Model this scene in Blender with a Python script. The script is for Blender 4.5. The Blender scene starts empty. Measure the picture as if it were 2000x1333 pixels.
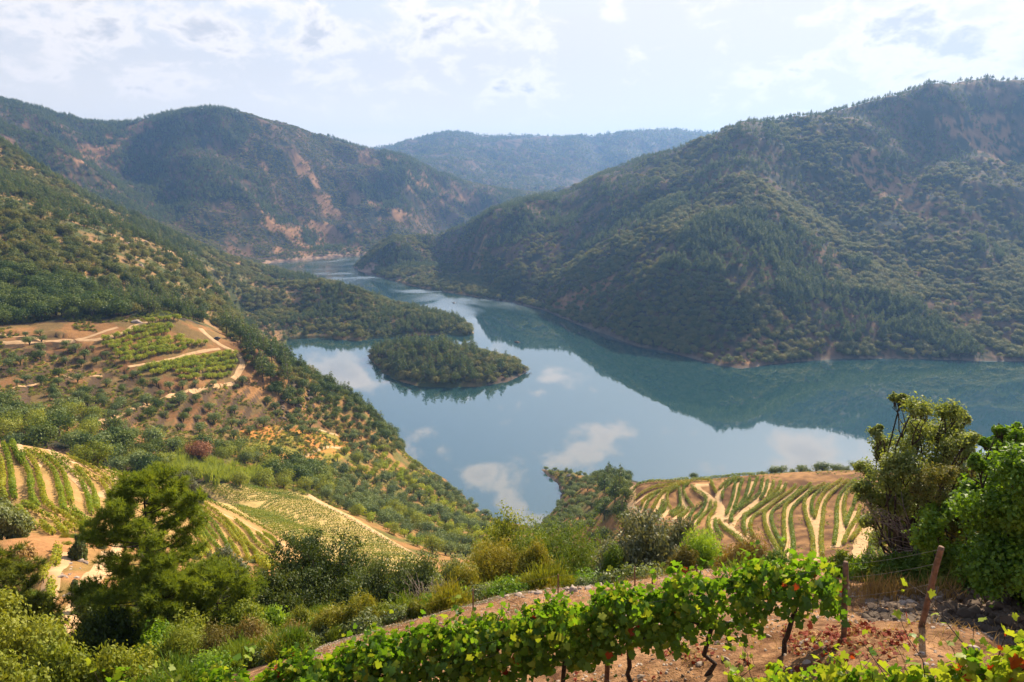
import bpy, math, random
import numpy as np
from mathutils import Vector, Matrix
R = math.radians
random.seed(7)
rs = np.random.RandomState(7)
S = bpy.context.scene
COL = S.collection
PITCH = R(13.35); F = 1333.33; CH = 200.0
SUN_AZ = R(35); SUN_EL = R(35)

# ------------------------------------------------------------------ camera
cam = bpy.data.cameras.new('camera'); camo = bpy.data.objects.new('camera', cam); COL.objects.link(camo)
camo.location = (0, 0, CH); camo.rotation_euler = (math.pi/2 - PITCH, 0, 0)
cam.sensor_width = 36; cam.lens = 24; cam.clip_start = 0.1; cam.clip_end = 60000
S.camera = camo
S.view_settings.view_transform = 'Standard'; S.view_settings.look = 'None'
S.view_settings.gamma = 1; S.view_settings.exposure = 1.0
cy_ = S.cycles
cy_.use_denoising = True
cy_.max_bounces = 6; cy_.diffuse_bounces = 2; cy_.glossy_bounces = 2; cy_.transmission_bounces = 3
cy_.transparent_max_bounces = 8; cy_.volume_bounces = 0
cy_.use_adaptive_sampling = True; cy_.adaptive_threshold = 0.012
cy_.sample_clamp_indirect = 6

def pixdir(px, py):
    cx = (px-1000)/F; cy = (666.5-py)/F
    return cx, math.cos(PITCH)+cy*math.sin(PITCH), -math.sin(PITCH)+cy*math.cos(PITCH)
def pixvec(px, py, flip=False):
    v = Vector(pixdir(px, py)).normalized()
    if flip: v.z = -v.z
    return v

# ------------------------------------------------------------------ sun and sky
sl = bpy.data.lights.new('sun', 'SUN'); sl.energy = 5.0; sl.angle = R(0.5); sl.color = (1, .85, .62)
so = bpy.data.objects.new('sun', sl); COL.objects.link(so)
sd = Vector((math.sin(SUN_AZ)*math.cos(SUN_EL), math.cos(SUN_AZ)*math.cos(SUN_EL), math.sin(SUN_EL)))
so.rotation_euler = sd.to_track_quat('Z', 'Y').to_euler(); so.location = (0, 0, 600)

W = bpy.data.worlds.new('World'); S.world = W; W.use_nodes = True
nt = W.node_tree; nt.nodes.clear()
def N(tree, t, **kw):
    n = tree.nodes.new(t)
    for k, v in kw.items():
        if k.startswith('i_'): n.inputs[int(k[2:])].default_value = v
        else: setattr(n, k, v)
    return n
def math_(tree, op, a, b=None, c=None, clamp=False):
    n = tree.nodes.new('ShaderNodeMath'); n.operation = op; n.use_clamp = clamp
    for i, v in enumerate((a, b, c)):
        if v is None: continue
        if isinstance(v, (int, float)): n.inputs[i].default_value = v
        else: tree.links.new(v, n.inputs[i])
    return n.outputs[0]
def mixc(tree, f, a, b, blend='MIX'):
    n = tree.nodes.new('ShaderNodeMix'); n.data_type = 'RGBA'; n.blend_type = blend
    for sock, v in ((n.inputs[0], f), (n.inputs[6], a), (n.inputs[7], b)):
        if isinstance(v, (int, float)): sock.default_value = v
        elif isinstance(v, tuple): sock.default_value = v if len(v) == 4 else v+(1,)
        else: tree.links.new(v, sock)
    return n.outputs[2]
def ramp(tree, fac, stops, interp='LINEAR'):
    n = tree.nodes.new('ShaderNodeValToRGB'); e = n.color_ramp.elements; n.color_ramp.interpolation = interp
    while len(e) < len(stops): e.new(0.5)
    for i, (p, c) in enumerate(stops):
        e[i].position = p; e[i].color = c if len(c) == 4 else tuple(c)+(1,)
    if fac is not None: tree.links.new(fac, n.inputs[0])
    return n.outputs[0]
def smooth(tree, v, a, b, c=0.0, d=1.0):
    n = tree.nodes.new('ShaderNodeMapRange'); n.interpolation_type = 'SMOOTHSTEP'
    tree.links.new(v, n.inputs[0])
    for i, x in enumerate((a, b, c, d)): n.inputs[i+1].default_value = x
    return n.outputs[0]

sky = N(nt, 'ShaderNodeTexSky', sky_type='NISHITA', sun_disc=False, sun_elevation=SUN_EL, sun_rotation=SUN_AZ,
        air_density=1.0, dust_density=1.6, ozone_density=1.5, altitude=300)
tc = N(nt, 'ShaderNodeTexCoord'); nrm = N(nt, 'ShaderNodeVectorMath', operation='NORMALIZE')
nt.links.new(tc.outputs['Generated'], nrm.inputs[0]); D = nrm.outputs[0]
sep = N(nt, 'ShaderNodeSeparateXYZ'); nt.links.new(D, sep.inputs[0])
zc = math_(nt, 'MAXIMUM', sep.outputs[2], 0.0); zz = math_(nt, 'ADD', zc, 0.42)
cmb = N(nt, 'ShaderNodeCombineXYZ')
nt.links.new(math_(nt, 'DIVIDE', sep.outputs[0], zz), cmb.inputs[0]); nt.links.new(math_(nt, 'DIVIDE', sep.outputs[1], zz), cmb.inputs[1])
no = N(nt, 'ShaderNodeTexNoise'); no.inputs['Scale'].default_value = 8.5; no.inputs['Detail'].default_value = 9
no.inputs['Roughness'].default_value = 0.62; no.inputs['Distortion'].default_value = 0.25
nt.links.new(cmb.outputs[0], no.inputs['Vector'])
blobs = [(150,20,190,1,0),(40,95,130,1,0),(285,140,95,1,0),(125,160,55,.9,0),(430,40,150,1,0),(600,80,190,.95,0),(820,60,200,.85,0),(980,60,130,.85,0),
         (1010,160,130,.75,0),(1860,60,260,1.15,0),(1700,60,120,.9,0),(1200,15,60,.7,0),(1560,160,200,.5,0),(700,190,130,.5,0),(1400,120,120,.3,0),
         (1215,845,66,1.1,1),(1180,860,72,1.2,1),(1145,882,72,1.2,1),(1105,905,60,1.1,1),(948,930,50,1.1,1),(962,950,58,1.2,1),(982,975,58,1.2,1),(1005,1000,54,1.2,1),(1030,1025,50,1.1,1),(1052,768,38,.85,1),(1062,735,40,.6,1),(660,722,90,1.15,1),(610,705,60,.9,1),
         (1600,895,130,1.2,1),(1720,905,110,1.0,1),(1530,905,60,.8,1),(762,783,30,.75,1),(925,768,55,.6,1)]
acc = None
for (x, y, r, s, fl) in blobs:
    v = pixvec(x, y, bool(fl)); w = Vector((v.x, v.y, v.z*1.5))
    sc = N(nt, 'ShaderNodeVectorMath', operation='MULTIPLY'); nt.links.new(D, sc.inputs[0]); sc.inputs[1].default_value = (1, 1, 1.5)
    ds = N(nt, 'ShaderNodeVectorMath', operation='DISTANCE'); nt.links.new(sc.outputs[0], ds.inputs[0]); ds.inputs[1].default_value = w
    m = smooth(nt, ds.outputs['Value'], 0.0, r/F*1.15, s, 0.0)
    acc = m if acc is None else math_(nt, 'MAXIMUM', acc, m)
val = math_(nt, 'MULTIPLY_ADD', acc, 0.27, math_(nt, 'MULTIPLY_ADD', no.outputs['Fac'], 1.25, -.125))
cl = smooth(nt, val, 0.57, 0.78)
core = smooth(nt, val, 0.74, 0.95)
skyc = N(nt, 'ShaderNodeVectorMath', operation='SCALE'); nt.links.new(sky.outputs[0], skyc.inputs[0]); skyc.inputs['Scale'].default_value = 1.3
sunv = N(nt, 'ShaderNodeVectorMath', operation='DOT_PRODUCT'); nt.links.new(D, sunv.inputs[0]); sunv.inputs[1].default_value = sd
glow = smooth(nt, sunv.outputs['Value'], 0.55, 1.0, 0.0, 1.0)
veil_h = smooth(nt, zc, 0.12, 0.42, 0.93, 0.16)
veil = math_(nt, 'MULTIPLY_ADD', glow, 0.35, veil_h, clamp=True)
SKYV = (5.9, 5.8, 5.95); LOW = (9.0, 8.1, 7.0); 
thin = mixc(nt, veil, skyc.outputs[0], mixc(nt, glow, mixc(nt, smooth(nt, zc, .0, .17), LOW, SKYV), (6.5, 6.3, 6.0)))
hi = smooth(nt, zc, .20, .30)
cloudc = mixc(nt, core, mixc(nt, hi, (7.9, 7.4, 7.1), (14.5, 11.5, 9.7)), mixc(nt, hi, (4.9, 4.95, 5.3), (12.0, 9.6, 8.6)))
fin = mixc(nt, math_(nt, 'MULTIPLY', cl, 0.85), thin, cloudc)
bg = N(nt, 'ShaderNodeBackground'); bg.inputs[1].default_value = 0.075; nt.links.new(fin, bg.inputs[0])
wo = N(nt, 'ShaderNodeOutputWorld'); nt.links.new(bg.outputs[0], wo.inputs[0])

# ------------------------------------------------------------------ small helpers
def tag(o, label=None, cat=None, group=None, kind=None):
    if label: o['label'] = label
    if cat: o['category'] = cat
    if group: o['group'] = group
    if kind: o['kind'] = kind
    return o
def mesh_np(name, V, Fq, mats, midx=None, smoothf=False, vcol=None):
    V = np.asarray(V, np.float32); Fq = np.asarray(Fq, np.int32)
    me = bpy.data.meshes.new(name); nf, k = Fq.shape
    me.vertices.add(len(V)); me.vertices.foreach_set('co', V.ravel())
    me.loops.add(nf*k); me.loops.foreach_set('vertex_index', Fq.ravel())
    me.polygons.add(nf); me.polygons.foreach_set('loop_start', np.arange(nf, dtype=np.int32)*k)
    if midx is not None: me.polygons.foreach_set('material_index', np.asarray(midx, np.int32))
    if smoothf: me.polygons.foreach_set('use_smooth', np.ones(nf, bool))
    for m in (mats if isinstance(mats, (list, tuple)) else [mats]): me.materials.append(m)
    me.update(calc_edges=True)
    if vcol is not None:
        a = me.color_attributes.new('col', 'FLOAT_COLOR', 'POINT')
        c = np.ones((len(V), 4), np.float32); c[:, :3] = vcol; a.data.foreach_set('color', c.ravel())
    return me
def link(name, me, loc=(0, 0, 0), rot=0, scale=1, parent=None):
    o = bpy.data.objects.new(name, me); COL.objects.link(o); o.location = loc; o.rotation_euler = (0, 0, rot)
    o.scale = (scale,)*3 if isinstance(scale, (int, float)) else scale
    if parent: o.parent = parent
    return o
def empty(name, loc, rot=0):
    o = bpy.data.objects.new(name, None); COL.objects.link(o); o.location = loc; o.rotation_euler = (0, 0, rot); o.empty_display_size = .3
    return o
class Geo:
    def __init__(s): s.v = []; s.f = []; s.m = []; s.n = 0
    def add(s, V, Fq, mi=0):
        V = np.asarray(V, float); Fq = np.asarray(Fq, int)
        if Fq.shape[1] == 3: Fq = np.concatenate([Fq, Fq[:, 2:3]], 1)
        s.v.append(V); s.f.append(Fq+s.n); s.m.append(np.full(len(Fq), mi) if np.isscalar(mi) else np.asarray(mi)); s.n += len(V)
        return s
    def mesh(s, name, mats, smoothf=False):
        V = np.concatenate(s.v); Fq = np.concatenate(s.f); M = np.concatenate(s.m)
        tri = Fq[:, 2] == Fq[:, 3]
        me = bpy.data.meshes.new(name)
        me.vertices.add(len(V)); me.vertices.foreach_set('co', V.astype(np.float32).ravel())
        keep = np.ones(Fq.shape, bool); keep[tri, 3] = False
        cnt = keep.sum(1); st = np.concatenate([[0], np.cumsum(cnt)[:-1]])
        me.loops.add(int(cnt.sum())); me.loops.foreach_set('vertex_index', Fq[keep].astype(np.int32))
        me.polygons.add(len(Fq)); me.polygons.foreach_set('loop_start', st.astype(np.int32))
        me.polygons.foreach_set('material_index', M.astype(np.int32))
        if smoothf: me.polygons.foreach_set('use_smooth', np.ones(len(Fq), bool))
        for m in (mats if isinstance(mats, (list, tuple)) else [mats]): me.materials.append(m)
        me.update(calc_edges=True)
        return me
def unit(v): return v/np.maximum(np.linalg.norm(v, axis=-1, keepdims=True), 1e-9)
def tube(g, P, Rr, k=6, mi=0):
    P = np.asarray(P, float); n = len(P); Rr = np.broadcast_to(np.asarray(Rr, float), (n,))
    T = unit(np.gradient(P, axis=0)); ref = np.array([0.31, 0.87, 0.12]); 
    A = unit(np.cross(T, ref)); B = np.cross(T, A)
    an = np.arange(k)*2*math.pi/k
    V = (P[:, None] + Rr[:, None, None]*(np.cos(an)[None, :, None]*A[:, None]+np.sin(an)[None, :, None]*B[:, None])).reshape(-1, 3)
    i = np.arange(n-1)[:, None]*k; j = np.arange(k)[None]; j2 = (j+1) % k
    Fq = np.stack([i+j, i+j2, i+k+j2, i+k+j], -1).reshape(-1, 4)
    V = np.concatenate([V, P[-1:]]); e = (n-1)*k; t = np.stack([e+j[0], e+j2[0], np.full(k, n*k), np.full(k, n*k)], 1)
    g.add(V, np.concatenate([Fq, t]), mi)
def leaves(g, P, Nn, size, rnd, mi=0, asp=.6, fold=.18):
    n = len(P); Nn = unit(Nn); a = unit(np.cross(Nn, rnd.normal(size=(n, 3)))); b = np.cross(Nn, a)
    s = np.broadcast_to(size, (n,))[:, None]*.5
    V = np.stack([P-a*s, P+b*s*asp+Nn*s*fold, P+a*s, P-b*s*asp+Nn*s*fold], 1).reshape(-1, 3)
    g.add(V, np.arange(4*n).reshape(n, 4), mi)
def clumps(g, C, Rad, per, size, rnd, mi=0, squash=.8, upb=.3, asp=.6, shell=.55):
    C = np.asarray(C, float); Rad = np.asarray(Rad, float)
    for c, r in zip(C, Rad):
        n = max(4, int(per*r*r)) if per > 0 else int(-per)
        d = unit(rnd.normal(size=(n, 3))); q = r*(shell+(1-shell)*rnd.rand(n))[:, None]
        q *= 1+.28*np.sin(d[:, :1]*5+c[0])*np.cos(d[:, 1:2]*4+c[1])
        P = c+d*q*np.array([1, 1, squash])
        mm = mi if np.isscalar(mi) else rnd.choice(mi, n)
        leaves(g, P, d*1.2+rnd.normal(size=(n, 3))*.55+np.array([0, 0, upb]), size*(.7+.6*rnd.rand(n)), rnd, mm, asp)

# ------------------------------------------------------------------ materials
def newmat(name):
    m = bpy.data.materials.new(name); m.use_nodes = True; m.node_tree.nodes.clear(); return m, m.node_tree
def leafmat(name, cols, trans=.35, scale=3.0, rough=.55, rnd_obj=True, gloss=.25):
    m, t = newmat(name)
    geo = N(t, 'ShaderNodeNewGeometry'); oi = N(t, 'ShaderNodeObjectInfo')
    n = N(t, 'ShaderNodeTexNoise'); n.inputs['Scale'].default_value = scale; n.inputs['Detail'].default_value = 2
    t.links.new(geo.outputs['Position'], n.inputs['Vector'])
    ri = math_(t, 'MULTIPLY_ADD', geo.outputs['Random Per Island'], .30, math_(t, 'MULTIPLY', n.outputs['Fac'], .45))
    f = math_(t, 'MULTIPLY_ADD', oi.outputs['Random'], .42 if rnd_obj else 0.0, ri)
    k = len(cols); c = ramp(t, f, [((i+.5)/k*.9+.02, cols[i]) for i in range(k)])
    p = N(t, 'ShaderNodeBsdfPrincipled'); t.links.new(c, p.inputs['Base Color']); p.inputs['Roughness'].default_value = rough
    p.inputs['Specular IOR Level'].default_value = gloss
    tr = N(t, 'ShaderNodeBsdfTranslucent'); 
    t.links.new(mixc(t, 1.0, c, (1.25, 1.15, .45), 'MULTIPLY'), tr.inputs[0])
    mx = N(t, 'ShaderNodeMixShader'); mx.inputs[0].default_value = trans
    t.links.new(p.outputs[0], mx.inputs[1]); t.links.new(tr.outputs[0], mx.inputs[2])
    o = N(t, 'ShaderNodeOutputMaterial'); t.links.new(mx.outputs[0], o.inputs[0])
    return m
def roughmat(name, c1, c2, scale=4, bump=.3, rough=.9, detail=6):
    m, t = newmat(name); geo = N(t, 'ShaderNodeNewGeometry')
    n = N(t, 'ShaderNodeTexNoise'); n.inputs['Scale'].default_value = scale; n.inputs['Detail'].default_value = detail
    t.links.new(geo.outputs['Position'], n.inputs['Vector'])
    c = ramp(t, n.outputs['Fac'], [(.3, c1), (.7, c2)])
    p = N(t, 'ShaderNodeBsdfPrincipled'); t.links.new(c, p.inputs['Base Color']); p.inputs['Roughness'].default_value = rough
    b = N(t, 'ShaderNodeBump'); b.inputs['Strength'].default_value = bump; b.inputs['Distance'].default_value = .05
    t.links.new(n.outputs['Fac'], b.inputs['Height']); t.links.new(b.outputs[0], p.inputs['Normal'])
    o = N(t, 'ShaderNodeOutputMaterial'); t.links.new(p.outputs[0], o.inputs[0])
    return m
M = {}
M['pine'] = leafmat('pine_needles', [(.035,.075,.025), (.075,.125,.035), (.14,.18,.045)], .38, .3)
M['pine_near'] = leafmat('pine_needles_near', [(.11,.17,.022), (.22,.28,.032), (.36,.39,.045)], .5, .8, rnd_obj=False)
M['pine_gold'] = leafmat('pine_needles_gold', [(.10,.14,.025), (.18,.21,.03), (.25,.24,.04)], .4, .8, rnd_obj=False)
M['wood_far'] = leafmat('wood_leaves', [(.045,.08,.02), (.09,.13,.028), (.16,.18,.038), (.25,.22,.06)], .38, .05)
M['oak'] = leafmat('oak_leaves', [(.035,.07,.014), (.07,.12,.02), (.14,.18,.028)], .35, .8)
M['olive'] = leafmat('olive_leaves', [(.07,.11,.04), (.12,.17,.055), (.20,.25,.08)], .3, .5)
M['citrus'] = leafmat('citrus_leaves', [(.14,.22,.015), (.26,.34,.02), (.42,.44,.03)], .4, .8)
M['bright'] = leafmat('bright_leaves', [(.09,.13,.018), (.19,.235,.025), (.30,.32,.045)], .4, .6)
M['reed'] = leafmat('reed_leaves', [(.12,.19,.025), (.20,.28,.04), (.30,.35,.06)], .4, .5)
M['russet'] = leafmat('russet_leaves', [(.20,.07,.03), (.28,.11,.05), (.34,.16,.08)], .25, 1)
M['hedge'] = leafmat('vine_hedge_leaves', [(.08,.145,.012), (.145,.225,.018), (.25,.32,.024), (.38,.36,.03)], .4, .15)
M['field'] = leafmat('field_vine_leaves', [(.07,.14,.014), (.15,.21,.02), (.26,.28,.03)], .4, .12)
M['broom'] = leafmat('broom_sprays', [(.12,.16,.02), (.21,.23,.025), (.34,.28,.035)], .35, .9)
M['broom_green'] = leafmat('green_broom_sprays', [(.06,.12,.015), (.11,.19,.02), (.19,.24,.03)], .35, .9)
M['broom_brown'] = leafmat('brown_broom_sprays', [(.12,.11,.03), (.19,.15,.035), (.26,.17,.045)], .3, .9)
M['oak_near'] = leafmat('holm_oak_leaves', [(.03,.055,.012), (.06,.09,.018), (.125,.145,.035)], .34, 1.2, gloss=.25)
M['pale'] = leafmat('pale_leaves', [(.09,.11,.055), (.15,.165,.09), (.22,.22,.13)], .28, 1.5)
M['lush'] = leafmat('lush_leaves', [(.07,.15,.012), (.14,.26,.018), (.26,.38,.03)], .5, 1.5, gloss=.5)
M['olive_near'] = leafmat('tree_leaves_greygreen', [(.065,.10,.03), (.125,.165,.05), (.23,.26,.09)], .42, 1.5, gloss=.5)
M['tall_tree'] = leafmat('tall_tree_leaves', [(.07,.12,.03), (.14,.20,.05), (.25,.30,.09)], .5, 1.5, gloss=.5)
M['reddish'] = leafmat('reddish_olive_leaves', [(.09,.12,.03), (.17,.19,.045), (.25,.19,.06)], .4, 1.5)
M['vine'] = leafmat('grape_leaves', [(.05,.125,.012), (.10,.215,.018), (.17,.31,.022), (.26,.40,.03)], .6, 2.5, .45, False, .45)
M['vine_y'] = leafmat('grape_leaves_yellow', [(.22,.32,.03), (.38,.42,.045)], .5, 4, .5, False)
M['vine_r'] = leafmat('grape_leaves_red', [(.30,.035,.015), (.40,.10,.02)], .4, 4, .5, False)
M['fallen'] = leafmat('fallen_leaf_litter', [(.12,.022,.015), (.24,.04,.02), (.30,.10,.04)], .15, 4, .7, False, .1)
M['drygrass'] = leafmat('dry_grass', [(.28,.17,.07), (.42,.28,.12), (.5,.38,.18)], .3, 2, .8, False, .1)
M['bark'] = roughmat('bark', (.05,.035,.025), (.14,.10,.07), 14, .6)
M['bark_dark'] = roughmat('dark_bark', (.02,.014,.01), (.07,.045,.03), 20, .8)
M['deadwood'] = roughmat('dead_wood', (.16,.11,.09), (.32,.25,.21), 20, .5)
M['post'] = roughmat('weathered_post', (.10,.055,.035), (.25,.145,.09), 18, .5)
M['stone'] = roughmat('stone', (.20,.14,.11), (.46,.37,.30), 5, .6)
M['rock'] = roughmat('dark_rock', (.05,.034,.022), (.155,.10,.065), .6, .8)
M['track'] = roughmat('track_soil', (.40,.235,.11), (.56,.36,.19), .5, .2)
M['bench'] = roughmat('bench_soil', (.40,.235,.10), (.56,.36,.17), .4, .2)
M['wire'] = roughmat('galvanised_wire', (.16,.14,.12), (.24,.21,.18), 30, 0, .5)
M['paint'] = roughmat('car_paint', (.03,.035,.045), (.05,.05,.06), 3, 0, .3)
M['glass'] = roughmat('car_glass', (.02,.02,.025), (.03,.03,.03), 3, 0, .1)
M['rubber'] = roughmat('rubber', (.015,.015,.015), (.03,.03,.03), 10, .1, .8)

# ------------------------------------------------------------------ terrain controls: (px, py, horizontal distance)
def azt(px, py):
    x, y, z = pixdir(px, py); h = math.hypot(x, y); return math.atan2(x, y), z/h
def zero(px, py):
    th, t = azt(px, py); r = -CH/t; return (r*math.sin(th), r*math.cos(th))
river_px = [(1045,1030),(1000,1022),(975,1020),(940,1000),(900,965),(870,937),(840,920),(800,892),(785,865),(765,835),(735,812),(700,797),(650,781),(600,766),
 (568,748),(550,728),(542,706),(546,682),(566,665),(620,661),(700,666),(760,660),(850,655),(905,657),(927,654),(915,640),(900,628),(850,614),(800,602),
 (700,572),(620,547),(560,530),(520,519),(530,513),(580,510),(650,503),(700,499),(740,497),(722,506),(690,521),(700,530),(720,535),(760,548),(830,565),
 (900,576),(1000,592),(1060,606),(1130,635),(1200,660),(1250,678),(1300,687),(1350,700),(1400,714),(1450,721),(1500,713),(1560,706),(1650,701),(1750,701),
 (1850,704),(2000,706),(2200,712),(2500,725),(2500,985),(2200,982),(2000,978),(1800,972),(1600,966),(1400,962),(1300,957),(1230,950),(1180,940),(1150,934),
 (1110,924),(1060,918),(1072,930),(1096,946),(1100,965),(1090,985),(1072,1005),(1052,1030),(1042,1058),(1036,1062)]
isle_px = [(718,695),(735,716),(770,742),(820,755),(880,758),(940,756),(990,746),(1032,727),(1018,712),(960,700),(900,692),(820,684),(750,682)]
RIV = np.array([zero(*p) for p in river_px]); ISL = np.array([zero(*p) for p in isle_px])
ctl = []   # (theta, ln r, t)
def C(px, py, r, z=None):
    th, t = azt(px, py)
    if r >= 800: r *= min(1.35, math.sqrt(1+((px-1000)/F)**2))
    if z is not None: t = (z-CH)/r
    ctl.append((th, math.log(r), t))
def resample(P, step, closed=True):
    P = np.asarray(P, float); Q = np.vstack([P, P[:1]]) if closed else P
    out = []
    for a, b in zip(Q[:-1], Q[1:]):
        n = max(1, int(np.linalg.norm(b-a)/step))
        out += [a+(b-a)*k/n for k in range(n)]
    if not closed: out.append(Q[-1])
    return np.array(out)
for P, st in ((RIV, 28), (ISL, 20)):
    for x, y in resample(P, st):
        r = math.hypot(x, y); th = math.atan2(x, y)
        if abs(th) < .80: ctl.append((th, math.log(r), -CH/r))
for a in [  # D: left far hill
 (0,187,2000),(80,205,2050),(170,233,2300),(260,232,2450),(340,210,2300),(420,203,2200),(480,215,2200),(560,235,2290),(640,262,2350),(720,282,2380),(800,300,2350),
 (850,330,2400),(920,350,2450),(1000,362,2550),(1060,368,2650),(150,300,1700),(60,280,1600),(250,330,1950),(400,330,1920),(460,400,1820),(330,400,1780),(560,300,2120),(600,400,2020),(650,470,1900),
 (760,400,2120),(800,450,2020),(520,480,1760),(700,350,2200),(560,440,1880),(740,460,1960),(850,400,2230),(950,400,2340),
 # E: right hill
 (690,512,1570),(760,470,1500),(850,440,1450),(950,405,1420),(1040,375,1400),(1100,365,1380),(1170,332,1350),(1250,300,1330),(1330,280,1330),(1400,250,1320),(1450,230,1330),
 (1540,222,1350),(1620,210,1360),(1700,190,1400),(1780,165,1430),(1850,150,1460),(1920,145,1480),(2000,147,1500),(2200,170,1500),(2500,200,1500),
 (1450,450,950),(1450,560,830),(1450,340,1120),(1250,450,1020),(1250,560,890),(1300,370,1150),(1800,560,910),(1800,450,1040),(1800,300,1240),(1620,560,890),(1620,400,1110),(2000,560,910),
 (2000,400,1100),(2000,260,1330),(1000,500,1190),(1100,450,1200),(1100,540,1060),(850,505,1340),(2300,560,930),(2300,350,1150),
 # F: far hills
 (740,285,4200),(800,270,4300),(880,251,4500),(940,262,4500),(1000,260,4500),(1100,262,4400),(1170,262,4400),(1220,252,4600),(1320,248,4700),(1375,255,4700),(1500,250,4700),
 (950,340,3500),(1080,355,3500),(850,320,3500),(900,300,3900),(1050,310,3900),(1180,300,4000),(1280,290,4200),
 # C: middle left hill
 (0,262,900),(50,290,905),(100,330,915),(200,385,930),(300,425,950),(400,470,980),(480,500,1010),(540,515,1030),(620,530,1010),(700,552,985),(800,580,945),(870,612,912),
 (0,400,700),(0,470,620),(0,530,560),(0,600,510),(120,520,580),(240,480,690),(250,540,600),(250,600,520),(300,500,720),(400,540,760),(400,600,620),(400,640,560),(480,560,940),(480,600,850),(480,650,700),
 (560,580,955),(650,585,950),(610,640,885),(750,615,915),(820,625,900),
 # B: terraced spur, left bank
 (0,660,450),(0,700,420),(0,760,370),(0,800,335),(0,850,290),(120,650,450),(120,720,405),(120,800,340),(250,640,450),(250,700,415),(250,760,380),(250,800,352),(250,850,320),(250,885,285),
 (360,625,470),(360,700,425),(360,780,375),(360,850,330),(400,640,470),(440,660,465),(480,685,450),(480,720,435),(480,780,400),(480,850,355),(480,900,320),(470,935,270),
 (530,700,455),(560,720,450),(600,745,455),(560,800,405),(600,850,375),(650,775,455),(700,790,462),(650,850,405),(740,835,462),(700,900,385),(650,950,320),(760,920,395),(770,980,335),(850,1000,335),
 (900,1030,300),(840,960,375),(950,1060,270),(880,1080,240),(600,920,330),(540,930,290),
 # flat field and near left vineyard hill
 (400,955,235),(430,985,205),(520,958,255),(600,970,262),(600,1030,205),(700,1015,230),(700,1080,178),(800,1080,195),(820,1110,175),(640,1120,160),
 (0,868,152),(60,872,155),(150,895,158),(250,928,165),(310,940,168),(350,958,165),(450,1010,152),(540,1062,140),(530,1110,117),(400,1080,112),(400,1020,140),(150,960,132),(50,950,118),(50,1000,103),
 (180,1040,100),(250,1000,130),(0,1060,80),(100,1050,88),(200,1100,74),(100,1120,66),(130,1250,50),(100,1180,58),(200,1190,58),(0,1200,50),(0,1333,36),(130,1333,36),(250,1290,33),(300,1150,70),
 (420,1170,62),(560,1130,66),(560,1215,44),(500,1290,28),(400,1320,27),(640,1200,44),
 # right vineyard headland
 (1235,950,235),(1235,990,210),(1250,1030,190),(1330,938,240),(1330,1000,208),(1450,930,245),(1450,1000,202),(1450,1060,170),(1550,926,250),(1690,930,255),(1600,1000,200),(1600,1060,168),(1600,1110,142),
 (1700,1000,200),(1700,1100,140),(1800,1000,190),(1900,935,240),(2000,940,235),(2200,950,220),(1130,1000,300),(1130,960,350),(1150,935,400),(1180,1000,260),(1180,1060,210),(1100,1060,250),(1190,950,300),
 # near terrace
 (620,1272,19),(800,1215,20),(1000,1160,20.5),(1180,1142,19.5),(1400,1112,18.5),(1600,1120,16.5),(1740,1165,13.8),(1900,1145,14.5),(2000,1180,13.8),
 (1648,1245,9.2),(1800,1222,10.4),(1545,1272,9.0),(1465,1292,8.8),(1380,1312,8.7),(1300,1325,8.6),(1220,1340,8.5),(1200,1200,15),(1400,1180,13.6),(1600,1200,12),(800,1290,14.5),(620,1333,14),(1000,1240,14.5),
 (1950,1260,9.5),(2000,1333,7.5)]:
    a = list(a)
    if len(a) == 3:
        if 1300 <= a[2] <= 1600 and a[0] > 1060 and a[1] < 385 and a[2] != 1650: a[1] += 9
        elif 1950 <= a[2] < 2600 and a[1] < 365: a[1] += 6
        elif a[2] >= 4100: a[1] += 3
    C(*a)
for px in (500, 700, 900, 1100, 1300):
    C(px, 1333, 8.0, 192.35+ (px-500)/800*.6)
for px in (450, 800, 1200, 1600, 2000, 2300):
    C(px, 1000, 30, 178.5); C(px, 1000, 60, 158)
for px in (900, 1150, 1400, 1700, 2100): C(px, 1050, 100, 134)
for px in (900, 1000, 1150): C(px, 1050, 160, 98)
for px in (1750, 1950, 2200): C(px, 1000, 400, 0)
for px in (1260, 1330, 1420, 1520, 1620, 1720): C(px, 1000, 292, 56); C(px, 1000, 330, 36)
for px in (0, 150): C(px, 900, 220, 112)
C(350, 900, 225, 92)
for px in (-700,-300, 0, 500, 1000, 1500, 2000, 2400, 2900):
    C(px, 900, .8, 198.4); C(px, 900, 1.6, 198.1); C(px, 900, 3, 196.9); C(px, 900, 5.5, 194.7)
for px in (-500, -250):
    C(px, 900, 9, 192.5); C(px, 900, 33, 176); C(px, 900, 60, 162); C(px, 900, 110, 150); C(px, 900, 200, 125); C(px, 900, 400, 110); C(px, 900, 700, 190); C(px, 900, 950, 280); C(px, 900, 2000, 480)
for px in (2300, 2700): C(px, 900, 9, 193); C(px, 900, 16, 190)
for px in (0, 200, 400, 600, 800): C(px, 300, 3000, 330-px*.12); C(px, 300, 6000, 300)
for px in (100, 300, 450): C(px, 300, 1250, 95)
C(0, 300, 1200, 150); C(-250, 300, 1300, 230)
for px in (1000, 1060): C(px, 300, 2900, 130)
for px in (1200, 1400, 1600, 1800, 2000, 2400): C(px, 200, 1700, 260); C(px, 200, 2300, 190); C(px, 200, 3500, 150)
for px in (900, 1100, 1300, 1600, 2000): C(px, 250, 5500, 420); C(px, 250, 8800, 250)
# island hump
for a in [(760,700,9),(830,705,15),(880,712,17),(940,718,12),(985,722,6),(850,735,8),(920,740,7)]:
    x, y = zero(a[0], a[1]); r = math.hypot(x, y); ctl.append((math.atan2(x, y), math.log(r), (a[2]-CH)/r))
ctl = np.array(ctl)
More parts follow.
